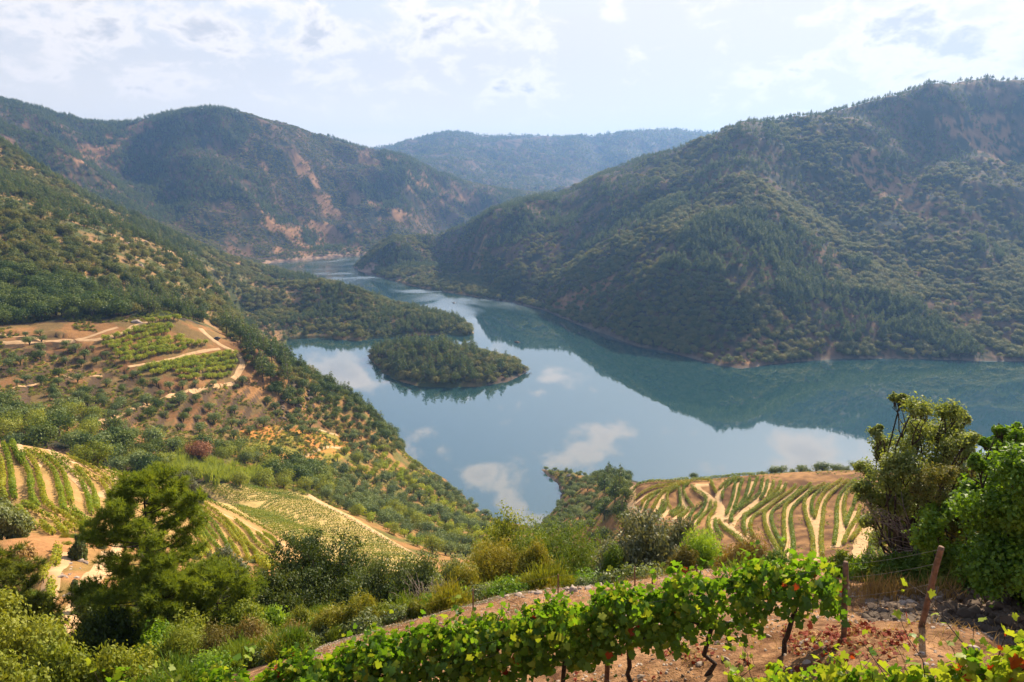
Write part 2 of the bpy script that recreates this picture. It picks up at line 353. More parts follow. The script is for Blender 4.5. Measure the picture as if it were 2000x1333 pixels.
# merge near-duplicates
keep = []
for i in range(len(ctl)):
    if all((ctl[i, 0]-ctl[j, 0])**2+(ctl[i, 1]-ctl[j, 1])**2 > 1e-5 for j in keep): keep.append(i)
ctl = ctl[keep]
CC = 0.04
def phi(d2): return np.sqrt(d2+CC*CC)
A = phi((ctl[:, None, 0]-ctl[None, :, 0])**2+(ctl[:, None, 1]-ctl[None, :, 1])**2)
n = len(ctl); Pm = np.c_[np.ones(n), ctl[:, :2]]
K = np.block([[A - np.eye(n)*1e-3, Pm], [Pm.T, np.zeros((3, 3))]])
wgt = np.linalg.solve(K, np.r_[ctl[:, 2], 0, 0, 0])
TH0, TH1, NT = -0.98, 0.98, 785
L0, L1, NL = math.log(.8), math.log(6500), 1480
cth = np.linspace(TH0, TH1, 197); cl_ = np.linspace(L0, L1, 292)
G = np.empty((len(cl_), len(cth)))
for i, l in enumerate(cl_):
    d2 = (cth[:, None]-ctl[None, :, 0])**2+(l-ctl[None, :, 1])**2
    G[i] = phi(d2)@wgt[:n]+wgt[n]+wgt[n+1]*cth+wgt[n+2]*l
def upmat(no_, ni):
    x = np.linspace(0, ni-1, no_); i = np.clip(np.floor(x).astype(int), 0, ni-2); f = x-i; Mx = np.zeros((no_, ni)); rr = np.arange(no_)
    ws = [-.5*f+f*f-.5*f**3, 1-2.5*f*f+1.5*f**3, .5*f+2*f*f-1.5*f**3, -.5*f*f+.5*f**3]
    for k, w_ in enumerate(ws): np.add.at(Mx, (rr, np.clip(i-1+k, 0, ni-1)), w_)
    return Mx
T = upmat(NL, len(cl_))@G@upmat(NT, len(cth)).T
TH = np.linspace(TH0, TH1, NT); LR = np.linspace(L0, L1, NL); RR = np.exp(LR)
X = RR[:, None]*np.sin(TH)[None]; Y = RR[:, None]*np.cos(TH)[None]
Z = CH+T*RR[:, None]
def hsh(i, j, s): 
    h = (i*374761393+j*668265263+s*1442695041) & 0x7fffffff; h = ((h ^ (h >> 13))*1274126177) & 0x7fffffff
    return ((h ^ (h >> 16)) & 0xffff)/65535.0
def vnoise(x, y, s=0):
    i = np.floor(x).astype(np.int64); j = np.floor(y).astype(np.int64); u = x-i; v = y-j; u = u*u*(3-2*u); v = v*v*(3-2*v)
    return (hsh(i, j, s)*(1-u)+hsh(i+1, j, s)*u)*(1-v)+(hsh(i, j+1, s)*(1-u)+hsh(i+1, j+1, s)*u)*v
def fbm(x, y, o=4, s=0, ridged=False):
    a = 0; w_ = .5; t = 0
    for k in range(o):
        q = vnoise(x*2**k+17*k, y*2**k-9*k, s+k); q = 1-abs(2*q-1) if ridged else q
        a = a+q*w_; t += w_; w_ *= .5
    return a/t
def inpoly(x, y, P):
    P = np.asarray(P, float); c = np.zeros(np.shape(x), bool)
    for (x1, y1), (x2, y2) in zip(P, np.roll(P, -1, 0)):
        if y1 == y2: continue
        c ^= ((y1 > y) != (y2 > y)) & (x < (x2-x1)*(y-y1)/(y2-y1)+x1)
    return c
def pdist(x, y, P, closed=True):
    P = np.asarray(P, float); d = np.full(np.shape(x), 1e18)
    Q = np.roll(P, -1, 0) if closed else P[1:]
    for a, b in zip(P, Q):
        e = b-a; L = max(e@e, 1e-9); t = np.clip(((x-a[0])*e[0]+(y-a[1])*e[1])/L, 0, 1)
        d = np.minimum(d, (x-a[0]-t*e[0])**2+(y-a[1]-t*e[1])**2)
    return np.sqrt(d)
def project(x, y, z):
    f = y*math.cos(PITCH)-(z-CH)*math.sin(PITCH); u = y*math.sin(PITCH)+(z-CH)*math.cos(PITCH)
    f = np.maximum(f, 1e-3); return 1000+F*x/f, 666.5-F*u/f
# water distance only where it matters
band = (RR > 250) & (RR < 3500)
WD = np.full(Z.shape, 999.0)
bx, by = X[band], Y[band]
wob = (fbm(bx/25, by/25, 3, 5)-.5)*7
inw = inpoly(bx, by, RIV); dr = pdist(bx, by, RIV); di = pdist(bx, by, ISL); ini = inpoly(bx, by, ISL)
sdw = np.where(inw, -dr, dr); sdi = np.where(ini, di, -di)
WD[band] = np.maximum(sdw, sdi)+wob
# terrain noise
land = np.clip(WD/60, 0, 1)
amp_far = np.clip((RR[:, None]-600)/900, 0, 1)
Z += amp_far*land*((fbm(X/260, Y/260, 4, 1, True)-.57)*72+(fbm(X/60, Y/60, 3, 3)-.5)*16)
mid = np.clip((RR[:, None]-260)/200, 0, 1)*(1-amp_far)
U0, V0 = project(X, Y, Z)
Z += mid*np.clip(WD/30, 0, 1)*((fbm(X/70, Y/70, 3, 9)-.5)*9+(fbm(X/14, Y/14, 3, 11)-.5)*2.2)
# keep the skylines where they were surveyed (noise shifts them): raise or lower whole ridges smoothly
def fit_ridge(pts, ra, rb, r0, r1, r2, r3, drop):
    global Z
    q = np.array([azt(px, py+drop) for px, py in pts]); want = np.interp(TH, q[:, 0], q[:, 1], left=np.nan, right=np.nan)
    sel_ = (RR > ra) & (RR < rb); have = ((Z[sel_]-CH)/RR[sel_][:, None]).max(0); d = want-have; ok_ = ~np.isnan(d)
    if not ok_.any(): return
    d = np.interp(TH, TH[ok_], d[ok_]); ker = np.hanning(25); ker /= ker.sum(); d = np.convolve(np.pad(d, 12, 'edge'), ker, 'valid')
    edge = np.clip((TH-TH[ok_][0]+.06)/.06, 0, 1)*np.clip((TH[ok_][-1]+.06-TH)/.06, 0, 1)
    w_ = np.clip((RR-r0)/(r1-r0), 0, 1); w_ = w_*w_*(3-2*w_)*np.clip((r3-RR)/(r3-r2), 0, 1)
    Z = Z+(d*edge)[None]*(w_*RR)[:, None]
fit_ridge([(850,440),(950,405),(1040,375),(1100,365),(1170,332),(1250,300),(1330,280),(1400,250),(1450,230),(1540,222),(1620,210),(1700,190),(1780,165),(1850,150),(1920,145),(2000,147),(2300,160)], 1150, 2050, 900, 1350, 2000, 2500, 10)
fit_ridge([(-100,160),(0,187),(80,205),(170,233),(260,232),(340,210),(420,203),(480,215),(560,235),(640,262),(720,282),(800,300),(850,330),(920,350),(1000,362),(1060,370)], 1850, 3150, 1500, 2050, 3100, 3400, 8)
fit_ridge([(740,285),(800,270),(880,251),(940,262),(1000,260),(1100,262),(1170,262),(1220,252),(1320,248),(1375,255),(1500,255)], 3400, 5200, 3100, 4000, 5000, 6000, 5)
fit_ridge([(-80,215),(0,262),(50,295),(100,330),(200,385),(300,425),(400,470),(480,500),(540,515),(620,532),(700,554),(800,584),(870,612)], 780, 1420, 800, 960, 1420, 1650, 15)
near = np.clip((30-RR[:, None])/10, 0, 1)
Z += near*((fbm(X/1.1, Y/1.1, 4, 21)-.5)*.14+(fbm(X/.25, Y/.25, 2, 23)-.5)*.05)
Z = np.where(WD > 0, np.maximum(Z, .25+np.minimum(WD, 60)*.22+np.clip(WD/6, 0, 1)*.8), np.minimum(Z, -.4+WD*.25))
Z = np.maximum(Z, -30)
# terraces on the olive spur
def rng_(a, b): return (RR[:, None] > a) & (RR[:, None] < b)
polyB = [(-60,655),(120,655),(200,690),(240,720),(330,760),(470,750),(570,790),(620,850),(500,850),(380,850),(240,845),(120,815),(-60,810)]
mB = inpoly(U0, V0, polyB) & rng_(290, 480)
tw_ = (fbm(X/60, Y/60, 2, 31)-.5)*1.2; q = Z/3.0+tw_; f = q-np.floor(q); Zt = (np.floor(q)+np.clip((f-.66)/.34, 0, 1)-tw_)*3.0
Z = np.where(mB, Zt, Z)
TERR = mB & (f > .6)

def lookup(x, y, tab=None):
    tab = Z if tab is None else tab
    th = np.arctan2(x, y); lr = np.log(np.maximum(np.hypot(x, y), .81))
    a = np.clip((th-TH0)/(TH1-TH0)*(NT-1), 0, NT-1.001); b = np.clip((lr-L0)/(L1-L0)*(NL-1), 0, NL-1.001)
    i = a.astype(int) if hasattr(a, 'astype') else int(a); j = b.astype(int) if hasattr(b, 'astype') else int(b); fa = a-i; fb = b-j
    return (tab[j, i]*(1-fa)+tab[j, i+1]*fa)*(1-fb)+(tab[j+1, i]*(1-fa)+tab[j+1, i+1]*fa)*fb
def H(x, y): return float(lookup(np.float64(x), np.float64(y)))
def hit(px, py, rmin=2.0):
    th, t = azt(px, py); a = (th-TH0)/(TH1-TH0)*(NT-1); i = int(min(max(a, 0), NT-2)); fa = a-i
    col = Z[:, i]*(1-fa)+Z[:, i+1]*fa; ray = CH+t*RR
    ok = np.nonzero((col >= ray) & (RR > rmin))[0]
    if len(ok) == 0: return None
    j = ok[0]; r = RR[j]
    if j > 0:
        d1 = ray[j-1]-col[j-1]; d2 = col[j]-ray[j]; r = RR[j-1]+(RR[j]-RR[j-1])*d1/max(d1+d2, 1e-9)
    x, y = r*math.sin(th), r*math.cos(th)
    return x, y, H(x, y)
def at(px, r, py=900):   # ground point at azimuth of px, distance r
    th, _ = azt(px, py); x, y = r*math.sin(th), r*math.cos(th); return x, y, H(x, y)
def ztop(px, py, r): return CH+azt(px, py)[1]*r

# ------------------------------------------------------------------ ground colour (what grows or lies there)
U, V = project(X, Y, Z)
n1 = fbm(X/38, Y/38, 4, 41); n2 = fbm(X/9, Y/9, 3, 43); n3 = fbm(X/150, Y/150, 3, 47); n4 = np.where(RR[:, None] > 260, fbm(X/17, Y/17, 2, 49), fbm(X/2.5, Y/2.5, 3, 49))
def L(a, b, t): 
    t = np.clip(t, 0, 1)[..., None]; return np.asarray(a)*(1-t)+np.asarray(b)*t
colr = L((.03,.035,.02), (.15,.085,.05), (n1*.4+n2*.6-.45)*6)
patches = [[(500,290),(600,320),(640,380),(660,440),(620,420),(560,350),(500,320)], [(690,310),(760,308),(780,330),(720,335)], [(790,340),(860,370),(930,400),(860,400),(800,370)],
           [(520,410),(560,430),(700,440),(690,480),(720,510),(540,515),(560,470),(500,430)], [(640,380),(760,400),(800,430),(700,430)], [(300,230),(330,240),(180,330),(150,310)]]
BARE = np.zeros(Z.shape, bool)
for p in patches: BARE |= inpoly(U+(n3-.5)*60, V+(n1-.5)*50, p) & rng_(1350, 3200) & (n1 > .47)
BARE |= inpoly(U, V, [(1060,600),(1120,570),(1210,530),(1180,570),(1120,625)]) & rng_(800, 1400)
BARE |= inpoly(U, V, [(1480,500),(1560,560),(1540,700),(1460,715),(1440,680),(1500,600)]) & rng_(700, 1250) & (n2 > .5)
BARE |= inpoly(U, V, [(1800,540),(1920,620),(1980,670),(1880,640)]) & rng_(700, 1300) & (n2 > .48)
BARE |= inpoly(U, V, [(1820,230),(1960,225),(2000,300),(1960,330),(1840,250)]) & rng_(1000, 2100) & (n2 > .45)
BARE |= (inpoly(U, V, [(1690,280),(1760,330),(1860,420),(1880,470),(1700,380),(1650,320)]) & rng_(800, 1900) & (n2 > .5))
colr = np.where(BARE[..., None], L((.17,.09,.045), (.34,.19,.095), n2*1.4-.2), colr)
shore = (WD > -3) & (WD < 1+5*n2); colr = np.where(shore[..., None], L((.09,.065,.05), (.22,.16,.115), n4*1.3-.2), colr)
colr = np.where(((WD > 0) & (WD < 30*n3+4) & rng_(1500, 2400))[..., None], L((.22,.14,.10), (.42,.27,.18), n4), colr)
cB = L((.15,.075,.033), (.34,.175,.07), n4*1.6-.3)
warm = rng_(260, 560) & inpoly(U, V, [(-100,640),(220,625),(330,618),(480,660),(620,740),(700,860),(620,900),(300,870),(-100,830)])
colr = np.where(warm[..., None], np.where((n2 > .50)[..., None], L((.12,.085,.035), (.24,.15,.06), n4), cB), colr)
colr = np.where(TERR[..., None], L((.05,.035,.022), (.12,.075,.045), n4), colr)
hillC = rng_(480, 1380) & (U < 950) & ~warm
colr = np.where(hillC[..., None], L((.07,.08,.028), (.32,.19,.09), (n1*.5+n2*.5-.46)*6), colr)
grove = rng_(170, 470) & (U > 440) & (U < 1230) & (WD > 2) & ~warm
colr = np.where(grove[..., None], L((.30,.16,.06), (.13,.12,.035), (n2-.42)*5), colr)
orange = inpoly(U, V, [(450,845),(560,828),(660,850),(700,880),(640,910),(540,900),(470,870)]) & rng_(280, 470)
colr = np.where(orange[..., None], L((.50,.21,.06), (.24,.20,.04), (n2-.45)*5), colr)
fieldp = [(380,945),(450,945),(560,958),(620,975),(700,1015),(835,1098),(840,1130),(640,1150),(560,1070),(430,985)]
colr = np.where((inpoly(U, V, fieldp) & rng_(140, 300))[..., None], L((.36,.26,.09), (.50,.36,.15), n4), colr)
hillL = rng_(70, 190) & (U < 600) & inpoly(U, V, [(-200,850),(60,868),(320,930),(600,1070),(600,1150),(300,1180),(-200,1110)])
colr = np.where(hillL[..., None], L((.42,.25,.105), (.27,.18,.06), n4*1.4+n2*.8-.75), colr)
yard = rng_(36, 100) & (U < 560) & (V > 1040)
colr = np.where(yard[..., None], L((.40,.20,.085), (.23,.15,.05), (n2*.5+n4*.5-.4)*5), colr)
vr = rng_(120, 300) & (WD > 12) & (U > 1215) & (U < 2100)
colr = np.where(vr[..., None], L((.12,.06,.03), (.35,.19,.08), (n4*.6+n2*.4)*3.2-1.15), colr)
nearm = rng_(0, 20)
colr = np.where(nearm[..., None], L((.13,.06,.03), (.42,.235,.12), (fbm(X/.7, Y/.7, 3, 61)*.45+fbm(X/.14, Y/.14, 3, 63)*.55-.3)*2.4), colr)
slope = rng_(20, 120) & (U > 560)
colr = np.where(slope[..., None], L((.07,.07,.03), (.16,.13,.06), n4), colr)
m, t = newmat('earth')
att = N(t, 'ShaderNodeVertexColor', layer_name='col'); geo = N(t, 'ShaderNodeNewGeometry')
ns = []
for sc_ in (.35, 2.2, 14):
    q = N(t, 'ShaderNodeTexNoise'); q.inputs['Scale'].default_value = sc_; q.inputs['Detail'].default_value = 6; q.inputs['Roughness'].default_value = .65
    t.links.new(geo.outputs['Position'], q.inputs['Vector']); ns.append(q.outputs['Fac'])
f = math_(t, 'ADD', math_(t, 'ADD', ns[0], ns[1]), ns[2])
mul = N(t, 'ShaderNodeMapRange'); t.links.new(f, mul.inputs[0]); mul.inputs[1].default_value = 1.1; mul.inputs[2].default_value = 1.9; mul.inputs[3].default_value = .62; mul.inputs[4].default_value = 1.35
vm = N(t, 'ShaderNodeVectorMath', operation='SCALE'); t.links.new(att.outputs[0], vm.inputs[0]); t.links.new(mul.outputs[0], vm.inputs['Scale'])
p = N(t, 'ShaderNodeBsdfPrincipled'); t.links.new(vm.outputs[0], p.inputs['Base Color']); p.inputs['Roughness'].default_value = .95; p.inputs['Specular IOR Level'].default_value = .1
b = N(t, 'ShaderNodeBump'); b.inputs['Strength'].default_value = .7; b.inputs['Distance'].default_value = .12; t.links.new(f, b.inputs['Height']); t.links.new(b.outputs[0], p.inputs['Normal'])
o = N(t, 'ShaderNodeOutputMaterial'); t.links.new(p.outputs[0], o.inputs[0]); M['earth'] = m
# mesh: polar sheet, dense in front, closed behind the viewpoint by a coarse fan
Vv = np.stack([X, Y, Z], -1).reshape(-1, 3)
i = np.arange(NL-1)[:, None]*NT; j = np.arange(NT-1)[None]
Fq = np.stack([i+j, i+NT+j, i+NT+j+1, i+j+1], -1).reshape(-1, 4)[:, ::-1]
back = np.linspace(TH1, 2*math.pi+TH0, 40)[1:-1]; sub = np.arange(0, NL, 1)
nb = len(back); w_ = np.linspace(0, 1, nb+2)[1:-1]
zb = Z[:, -1][:, None]*(1-w_)+Z[:, 0][:, None]*w_
bulge = np.sin(np.pi*w_)[None]; zb = zb*(1-bulge)+bulge*(198.4+np.clip(RR[:, None]-3, 0, 400)*.3)
Bk = np.stack([RR[:, None]*np.sin(back)[None], RR[:, None]*np.cos(back)[None], zb], -1).reshape(-1, 3)
off = len(Vv); cB_ = np.broadcast_to(np.array([.18,.13,.07]), Bk.shape)
idx = np.concatenate([np.arange(NL)[:, None]*NT+NT-1, off+np.arange(NL)[:, None]*nb+np.arange(nb)[None], np.arange(NL)[:, None]*NT], 1)
F2 = np.stack([idx[:-1, :-1], idx[:-1, 1:], idx[1:, 1:], idx[1:, :-1]], -1).reshape(-1, 4)
cen = off+len(Bk); ringi = np.concatenate([np.arange(NT), off+np.arange(nb)]); nx = np.roll(ringi, -1)
F3 = np.stack([ringi, np.full(len(ringi), cen), nx, nx], 1)
gg = Geo(); gg.v = [np.concatenate([Vv, Bk, [[0, 0, 198.45]]])]; gg.f = [Fq, F2, F3[:, [0, 2, 1, 1]]]; gg.m = [np.zeros(len(Fq)), np.zeros(len(F2)), np.zeros(len(F3))]; gg.n = 1
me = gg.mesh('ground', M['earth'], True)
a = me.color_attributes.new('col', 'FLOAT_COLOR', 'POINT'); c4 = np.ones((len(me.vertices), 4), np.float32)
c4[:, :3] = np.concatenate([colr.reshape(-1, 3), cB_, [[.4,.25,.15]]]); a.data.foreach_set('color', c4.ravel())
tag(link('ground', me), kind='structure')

# water
m, t = newmat('river_water')
geo = N(t, 'ShaderNodeNewGeometry'); mp = N(t, 'ShaderNodeMapping'); t.links.new(geo.outputs['Position'], mp.inputs[0]); mp.inputs['Scale'].default_value = (.5, .25, 1)
q = N(t, 'ShaderNodeTexNoise'); q.inputs['Scale'].default_value = 1.0; q.inputs['Detail'].default_value = 4; t.links.new(mp.outputs[0], q.inputs['Vector'])
big = N(t, 'ShaderNodeTexNoise'); big.inputs['Scale'].default_value = .006; big.inputs['Detail'].default_value = 3; big.inputs['Distortion'].default_value = 1.5; t.links.new(geo.outputs['Position'], big.inputs['Vector'])
b = N(t, 'ShaderNodeBump'); b.inputs['Distance'].default_value = .05; t.links.new(q.outputs['Fac'], b.inputs['Height'])
sx = N(t, 'ShaderNodeSeparateXYZ'); t.links.new(geo.outputs['Position'], sx.inputs[0])
yy = math_(t, 'MULTIPLY_ADD', sx.outputs[0], -.35, sx.outputs[1])
rip = math_(t, 'MULTIPLY', smooth(t, yy, 820, 1150), smooth(t, big.outputs['Fac'], .34, .62))
t.links.new(math_(t, 'ADD', smooth(t, big.outputs['Fac'], .50, .66, .035, .09), math_(t, 'MULTIPLY', rip, .9)), b.inputs['Strength'])
df = N(t, 'ShaderNodeBsdfDiffuse'); df.inputs[0].default_value = (.02, .062, .068, 1)
gl = N(t, 'ShaderNodeBsdfGlossy'); gl.inputs[0].default_value = (.95, .98, 1, 1); t.links.new(math_(t, 'MULTIPLY_ADD', rip, .26, .02), gl.inputs['Roughness']); t.links.new(b.outputs[0], gl.inputs['Normal'])
fr = N(t, 'ShaderNodeFresnel'); fr.inputs[0].default_value = 1.75
t.links.new(math_(t, 'MULTIPLY_ADD', fr.outputs[0], 1.15, .10, clamp=True), (mx := N(t, 'ShaderNodeMixShader')).inputs[0])
t.links.new(df.outputs[0], mx.inputs[1]); t.links.new(gl.outputs[0], mx.inputs[2])
o = N(t, 'ShaderNodeOutputMaterial'); t.links.new(mx.outputs[0], o.inputs[0]); M['water'] = m
xs = np.linspace(-2500, 2500, 26); ys = np.linspace(200, 3600, 18); gx, gy = np.meshgrid(xs, ys)
Vw = np.stack([gx, gy, gx*0], -1).reshape(-1, 3); i = np.arange(17)[:, None]*26; j = np.arange(25)[None]
tag(link('river_water', mesh_np('river_water', Vw, np.stack([i+j, i+j+1, i+27+j, i+26+j], -1).reshape(-1, 4), M['water'])), kind='structure')

# haze
def haze_box():
    m, t = newmat('air'); pv = N(t, 'ShaderNodeVolumePrincipled'); pv.inputs['Color'].default_value = (.26, .50, 1.0, 1); pv.inputs['Density'].default_value = 1.2e-4
    pv.inputs['Anisotropy'].default_value = .35
    o = N(t, 'ShaderNodeOutputMaterial'); t.links.new(pv.outputs[0], o.inputs[1])
    x0, x1, y0, y1, z0, z1 = -6600, 6600, -6600, 6600, -40, 640
    Vb = [(x, y, z) for z in (z0, z1) for y in (y0, y1) for x in (x0, x1)]
    me = mesh_np('haze', Vb, [(0, 2, 3, 1), (4, 5, 7, 6), (0, 1, 5, 4), (2, 6, 7, 3), (0, 4, 6, 2), (1, 3, 7, 5)], m)
    tag(link('haze', me), 'thin blue haze filling the air of the valley', 'haze', kind='stuff')
haze_box()

# ------------------------------------------------------------------ tracks draped on the ground
def world_line(pts, step=2.0):
    W_ = [hit(*p) for p in pts]; W_ = [w for w in W_ if w is not None and w[2] > .1]
    if len(W_) < 2: return None
    P = np.array(W_)[:, :2]
    # Catmull-Rom smoothing
    out = []; Q = np.vstack([2*P[0]-P[1], P, 2*P[-1]-P[-2]])
    for k in range(1, len(Q)-2):
        n_ = max(2, int(np.linalg.norm(Q[k+1]-Q[k])/step))
        for s in np.linspace(0, 1, n_, endpoint=False):
            out.append(.5*((2*Q[k])+(-Q[k-1]+Q[k+1])*s+(2*Q[k-1]-5*Q[k]+4*Q[k+1]-Q[k+2])*s*s+(-Q[k-1]+3*Q[k]-3*Q[k+1]+Q[k+2])*s**3))
    out.append(Q[-2]); return np.array(out)
def strip(name, pts, width, mat, lift=.1, step=1.5, label=None):
    P = world_line(pts, step)
    if P is None: return
    Tn = unit(np.gradient(P, axis=0)); Nn = np.c_[-Tn[:, 1], Tn[:, 0]]
    s = np.arange(len(P)); k = np.linspace(-1, 1, 5)
    jl = (vnoise(s*.35+P[0, 0], s*0+.5, 71)-.5)*.5; jr = (vnoise(s*.35+P[0, 1], s*0+9.5, 73)-.5)*.5
    wv = width*.5*(1+np.where(k[None] < 0, jl[:, None], jr[:, None]))*k[None]
    Q = P[:, None]+Nn[:, None]*wv[..., None]; z = lookup(Q[..., 0], Q[..., 1])
    z = np.maximum(z, .4)+lift*np.array([.3, 1, 1, 1, .3])[None]
    Vt = np.concatenate([Q, z[..., None]], -1).reshape(-1, 3); i = np.arange(len(P)-1)[:, None]*5; j = np.arange(4)[None]
    tag(link(name, mesh_np(name, Vt, np.stack([i+j, i+5+j, i+6+j, i+j+1], -1).reshape(-1, 4)[:, ::-1], mat, smoothf=True)), label, kind='structure')
cA = lambda L_: [(1200+x/6.06, 900+y/6.06) for x, y in L_]
cBp = lambda L_: [(1450+x/6.06, 900+y/6.06) for x, y in L_]
cC = lambda L_: [(x/5.797, 850+y/5.797) for x, y in L_]
cD = lambda L_: [(250+x/5.714, 900+y/5.714) for x, y in L_]
cE = lambda L_: [(180+x/6.25, 600+y/6.25) for x, y in L_]
for L_, w in [(cA([(940,300),(1020,370),(1100,430),(1230,540),(1255,640),(1210,740)]), 5), (cA([(1230,540),(1240,400),(1330,300)]), 3.5), (cA([(960,290),(1120,290)]), 6),
    (cA([(170,330),(200,500),(280,680),(190,820)]), 5), (cA([(240,520),(400,400),(560,350),(740,300)]), 2), (cA([(300,660),(370,500),(500,400),(620,350)]), 2.2), (cA([(380,760),(520,560),(620,370)]), 3),
    (cA([(560,680),(630,570),(600,440)]), 2.5), (cA([(890,590),(810,480),(800,330)]), 3), (cA([(700,700),(800,600),(890,590)]), 2), (cA([(760,740),(900,620)]), 2.5), (cA([(950,770),(1040,640),(1120,510)]), 2.5),
    (cA([(1160,880),(1140,740),(1210,640)]), 2.5), (cA([(1310,700),(1400,500),(1460,260)]), 2.8), (cA([(1250,720),(1400,820),(1580,990)]), 3), (cA([(1380,790),(1450,680),(1640,500),(1740,380),(1780,260)]), 3),
    (cA([(1430,620),(1560,440),(1640,250)]), 2.2), (cBp([(50,980),(60,830),(90,700),(260,570),(420,400),(490,290)]), 3), (cBp([(0,650),(190,450),(260,260)]), 2.6), (cBp([(250,430),(325,270)]), 2.2),
    (cBp([(470,1130),(320,850),(310,650),(450,510),(650,340)]), 2.6), (cBp([(510,1270),(540,1000),(540,600),(650,480),(820,330)]), 3), (cBp([(890,1190),(870,800),(780,620),(790,480),(950,330)]), 3.4),
    (cBp([(870,760),(950,480),(1080,340),(1180,280)]), 3), (cBp([(1100,1030),(1160,800),(1170,500),(1300,310)]), 3.2), (cBp([(1120,1030),(1280,800),(1340,600)]), 3), (cBp([(1340,1330),(1390,1000),(1490,780)]), 4.5),
    (cBp([(1640,1300),(1560,960)]), 2.2)]:
    strip('bench_path', L_, w*.62, M['bench'], .12, 1.2)
for L_, w in [(cD([(-1400,-240),(-700,60),(0,175),(350,230),(560,340),(800,470),(1200,660),(1500,810),(1780,960)]), 3), (cC([(0,60),(250,200),(500,220),(900,330),(1300,420),(1500,500)]), 1.6),
    ([(125,1262),(135,1220),(165,1170),(195,1120),(212,1080)], 1.9), ([(200,1120),(225,1085),(240,1050)], 1.4), ([(85,1190),(100,1130),(125,1080)], 2),
    (cE([(-1100,440),(-300,410),(50,400),(350,330),(520,230),(680,190)]), 4), (cE([(440,730),(900,650),(1200,570),(1560,510)]), 2.6), (cE([(1640,500),(1780,580),(1830,690),(1790,800),(1720,880)]), 4),
    (cE([(1640,500),(1500,420),(1380,320),(1320,260)]), 4), (cE([(860,1120),(1150,1030),(1500,960),(1740,930)]), 3.5), (cE([(100,1400),(500,1230),(860,1120)]), 3.5),
    ([(338,487),(334,500),(340,515),(330,530)], 7), ([(600,965),(640,990),(680,1010),(740,1045),(800,1078)], 4.5), ([(0,652),(60,658),(140,668),(230,640)], 3), ([(0,770),(100,740),(200,735)], 2),
    ([(540,845),(600,838),(660,850)], 2), ([(480,540),(520,520)], 3), ([(80,532),(200,520),(260,545)], 3), ([(545,905),(620,880),(700,870)], 2.5)]:
    strip('dirt_track', L_, w*.72, M['track'], .16 if w > 3 else .12, 1.5)

# ------------------------------------------------------------------ vine rows
ORD = ['first','second','third','fourth','fifth','sixth','seventh','eighth','ninth','tenth']+['%dth' % n_ for n_ in range(11, 21)]+['21st','22nd','23rd']+['%dth' % n_ for n_ in range(24, 31)]+['31st','32nd','33rd']+['%dth' % n_ for n_ in range(34, 41)]+['41st','42nd','43rd']+['%dth' % n_ for n_ in range(44, 60)]
def hedge_mesh(name, P, width, height, leaf, dens, mat, rnd, gap=.06):
    seg = np.linalg.norm(np.diff(P, axis=0), axis=1); L_ = np.r_[0, np.cumsum(seg)]; n_ = int(L_[-1]*dens)
    s = rnd.rand(n_)*L_[-1]; pl = 1+.35*np.sin(s*2*math.pi/1.3+rnd.rand()*6)+.35*(vnoise(s*.7, s*0+P[0, 0], 81)-.5)
    keepm = vnoise(s*.45, s*0+P[0, 1]*7.31, 83) > gap; s = s[keepm]; pl = pl[keepm]; n_ = len(s)
    x = np.interp(s, L_, P[:, 0]); y = np.interp(s, L_, P[:, 1]); Tn = unit(np.gradient(P, axis=0)); nx_ = np.interp(s, L_, -Tn[:, 1]); ny_ = np.interp(s, L_, Tn[:, 0])
    an = rnd.rand(n_)*2*math.pi; rr = .6+.4*rnd.rand(n_)
    o_ = np.cos(an)*rr*width*.5*pl; h = height*.56+np.sin(an)*rr*height*.44*pl
    x = x+nx_*o_; y = y+ny_*o_; z = lookup(x, y)+np.maximum(h, .12)
    Nn = np.stack([nx_*np.cos(an), ny_*np.cos(an), np.sin(an)+.2], -1)+rnd.normal(size=(n_, 3))*.6
    g = Geo(); leaves(g, np.stack([x, y, z], -1), Nn, leaf*(.7+.6*rnd.rand(n_)), rnd, 0, .8)
    # stems
    k = max(2, int(L_[-1]/1.3)); ss = np.linspace(0, L_[-1], k); sx = np.interp(ss, L_, P[:, 0]); sy = np.interp(ss, L_, P[:, 1]); sz = lookup(sx, sy)
    for a_, b_, c_ in zip(sx, sy, sz): tube(g, [(a_, b_, c_-.2), (a_, b_, c_+height*.5)], .05, 3, 1)
    org = np.array([P[0, 0], P[0, 1], H(P[0, 0], P[0, 1])]); g.v = [v-org for v in g.v]
    return g.mesh(name, [mat, M['bark_dark']]), org
def vine_row(pts, lab, grp, mat='hedge', width=.8, height=1.25, leaf=.3, dens=55, gap=.06, P=None):
    P = world_line(pts, 1.0) if P is None else P
    if P is None: return
    me, org = hedge_mesh('vine_row', P, width, height, leaf, dens, M[mat], rs, gap)
    tag(link('vine_row', me, org), lab, 'vine row', grp)
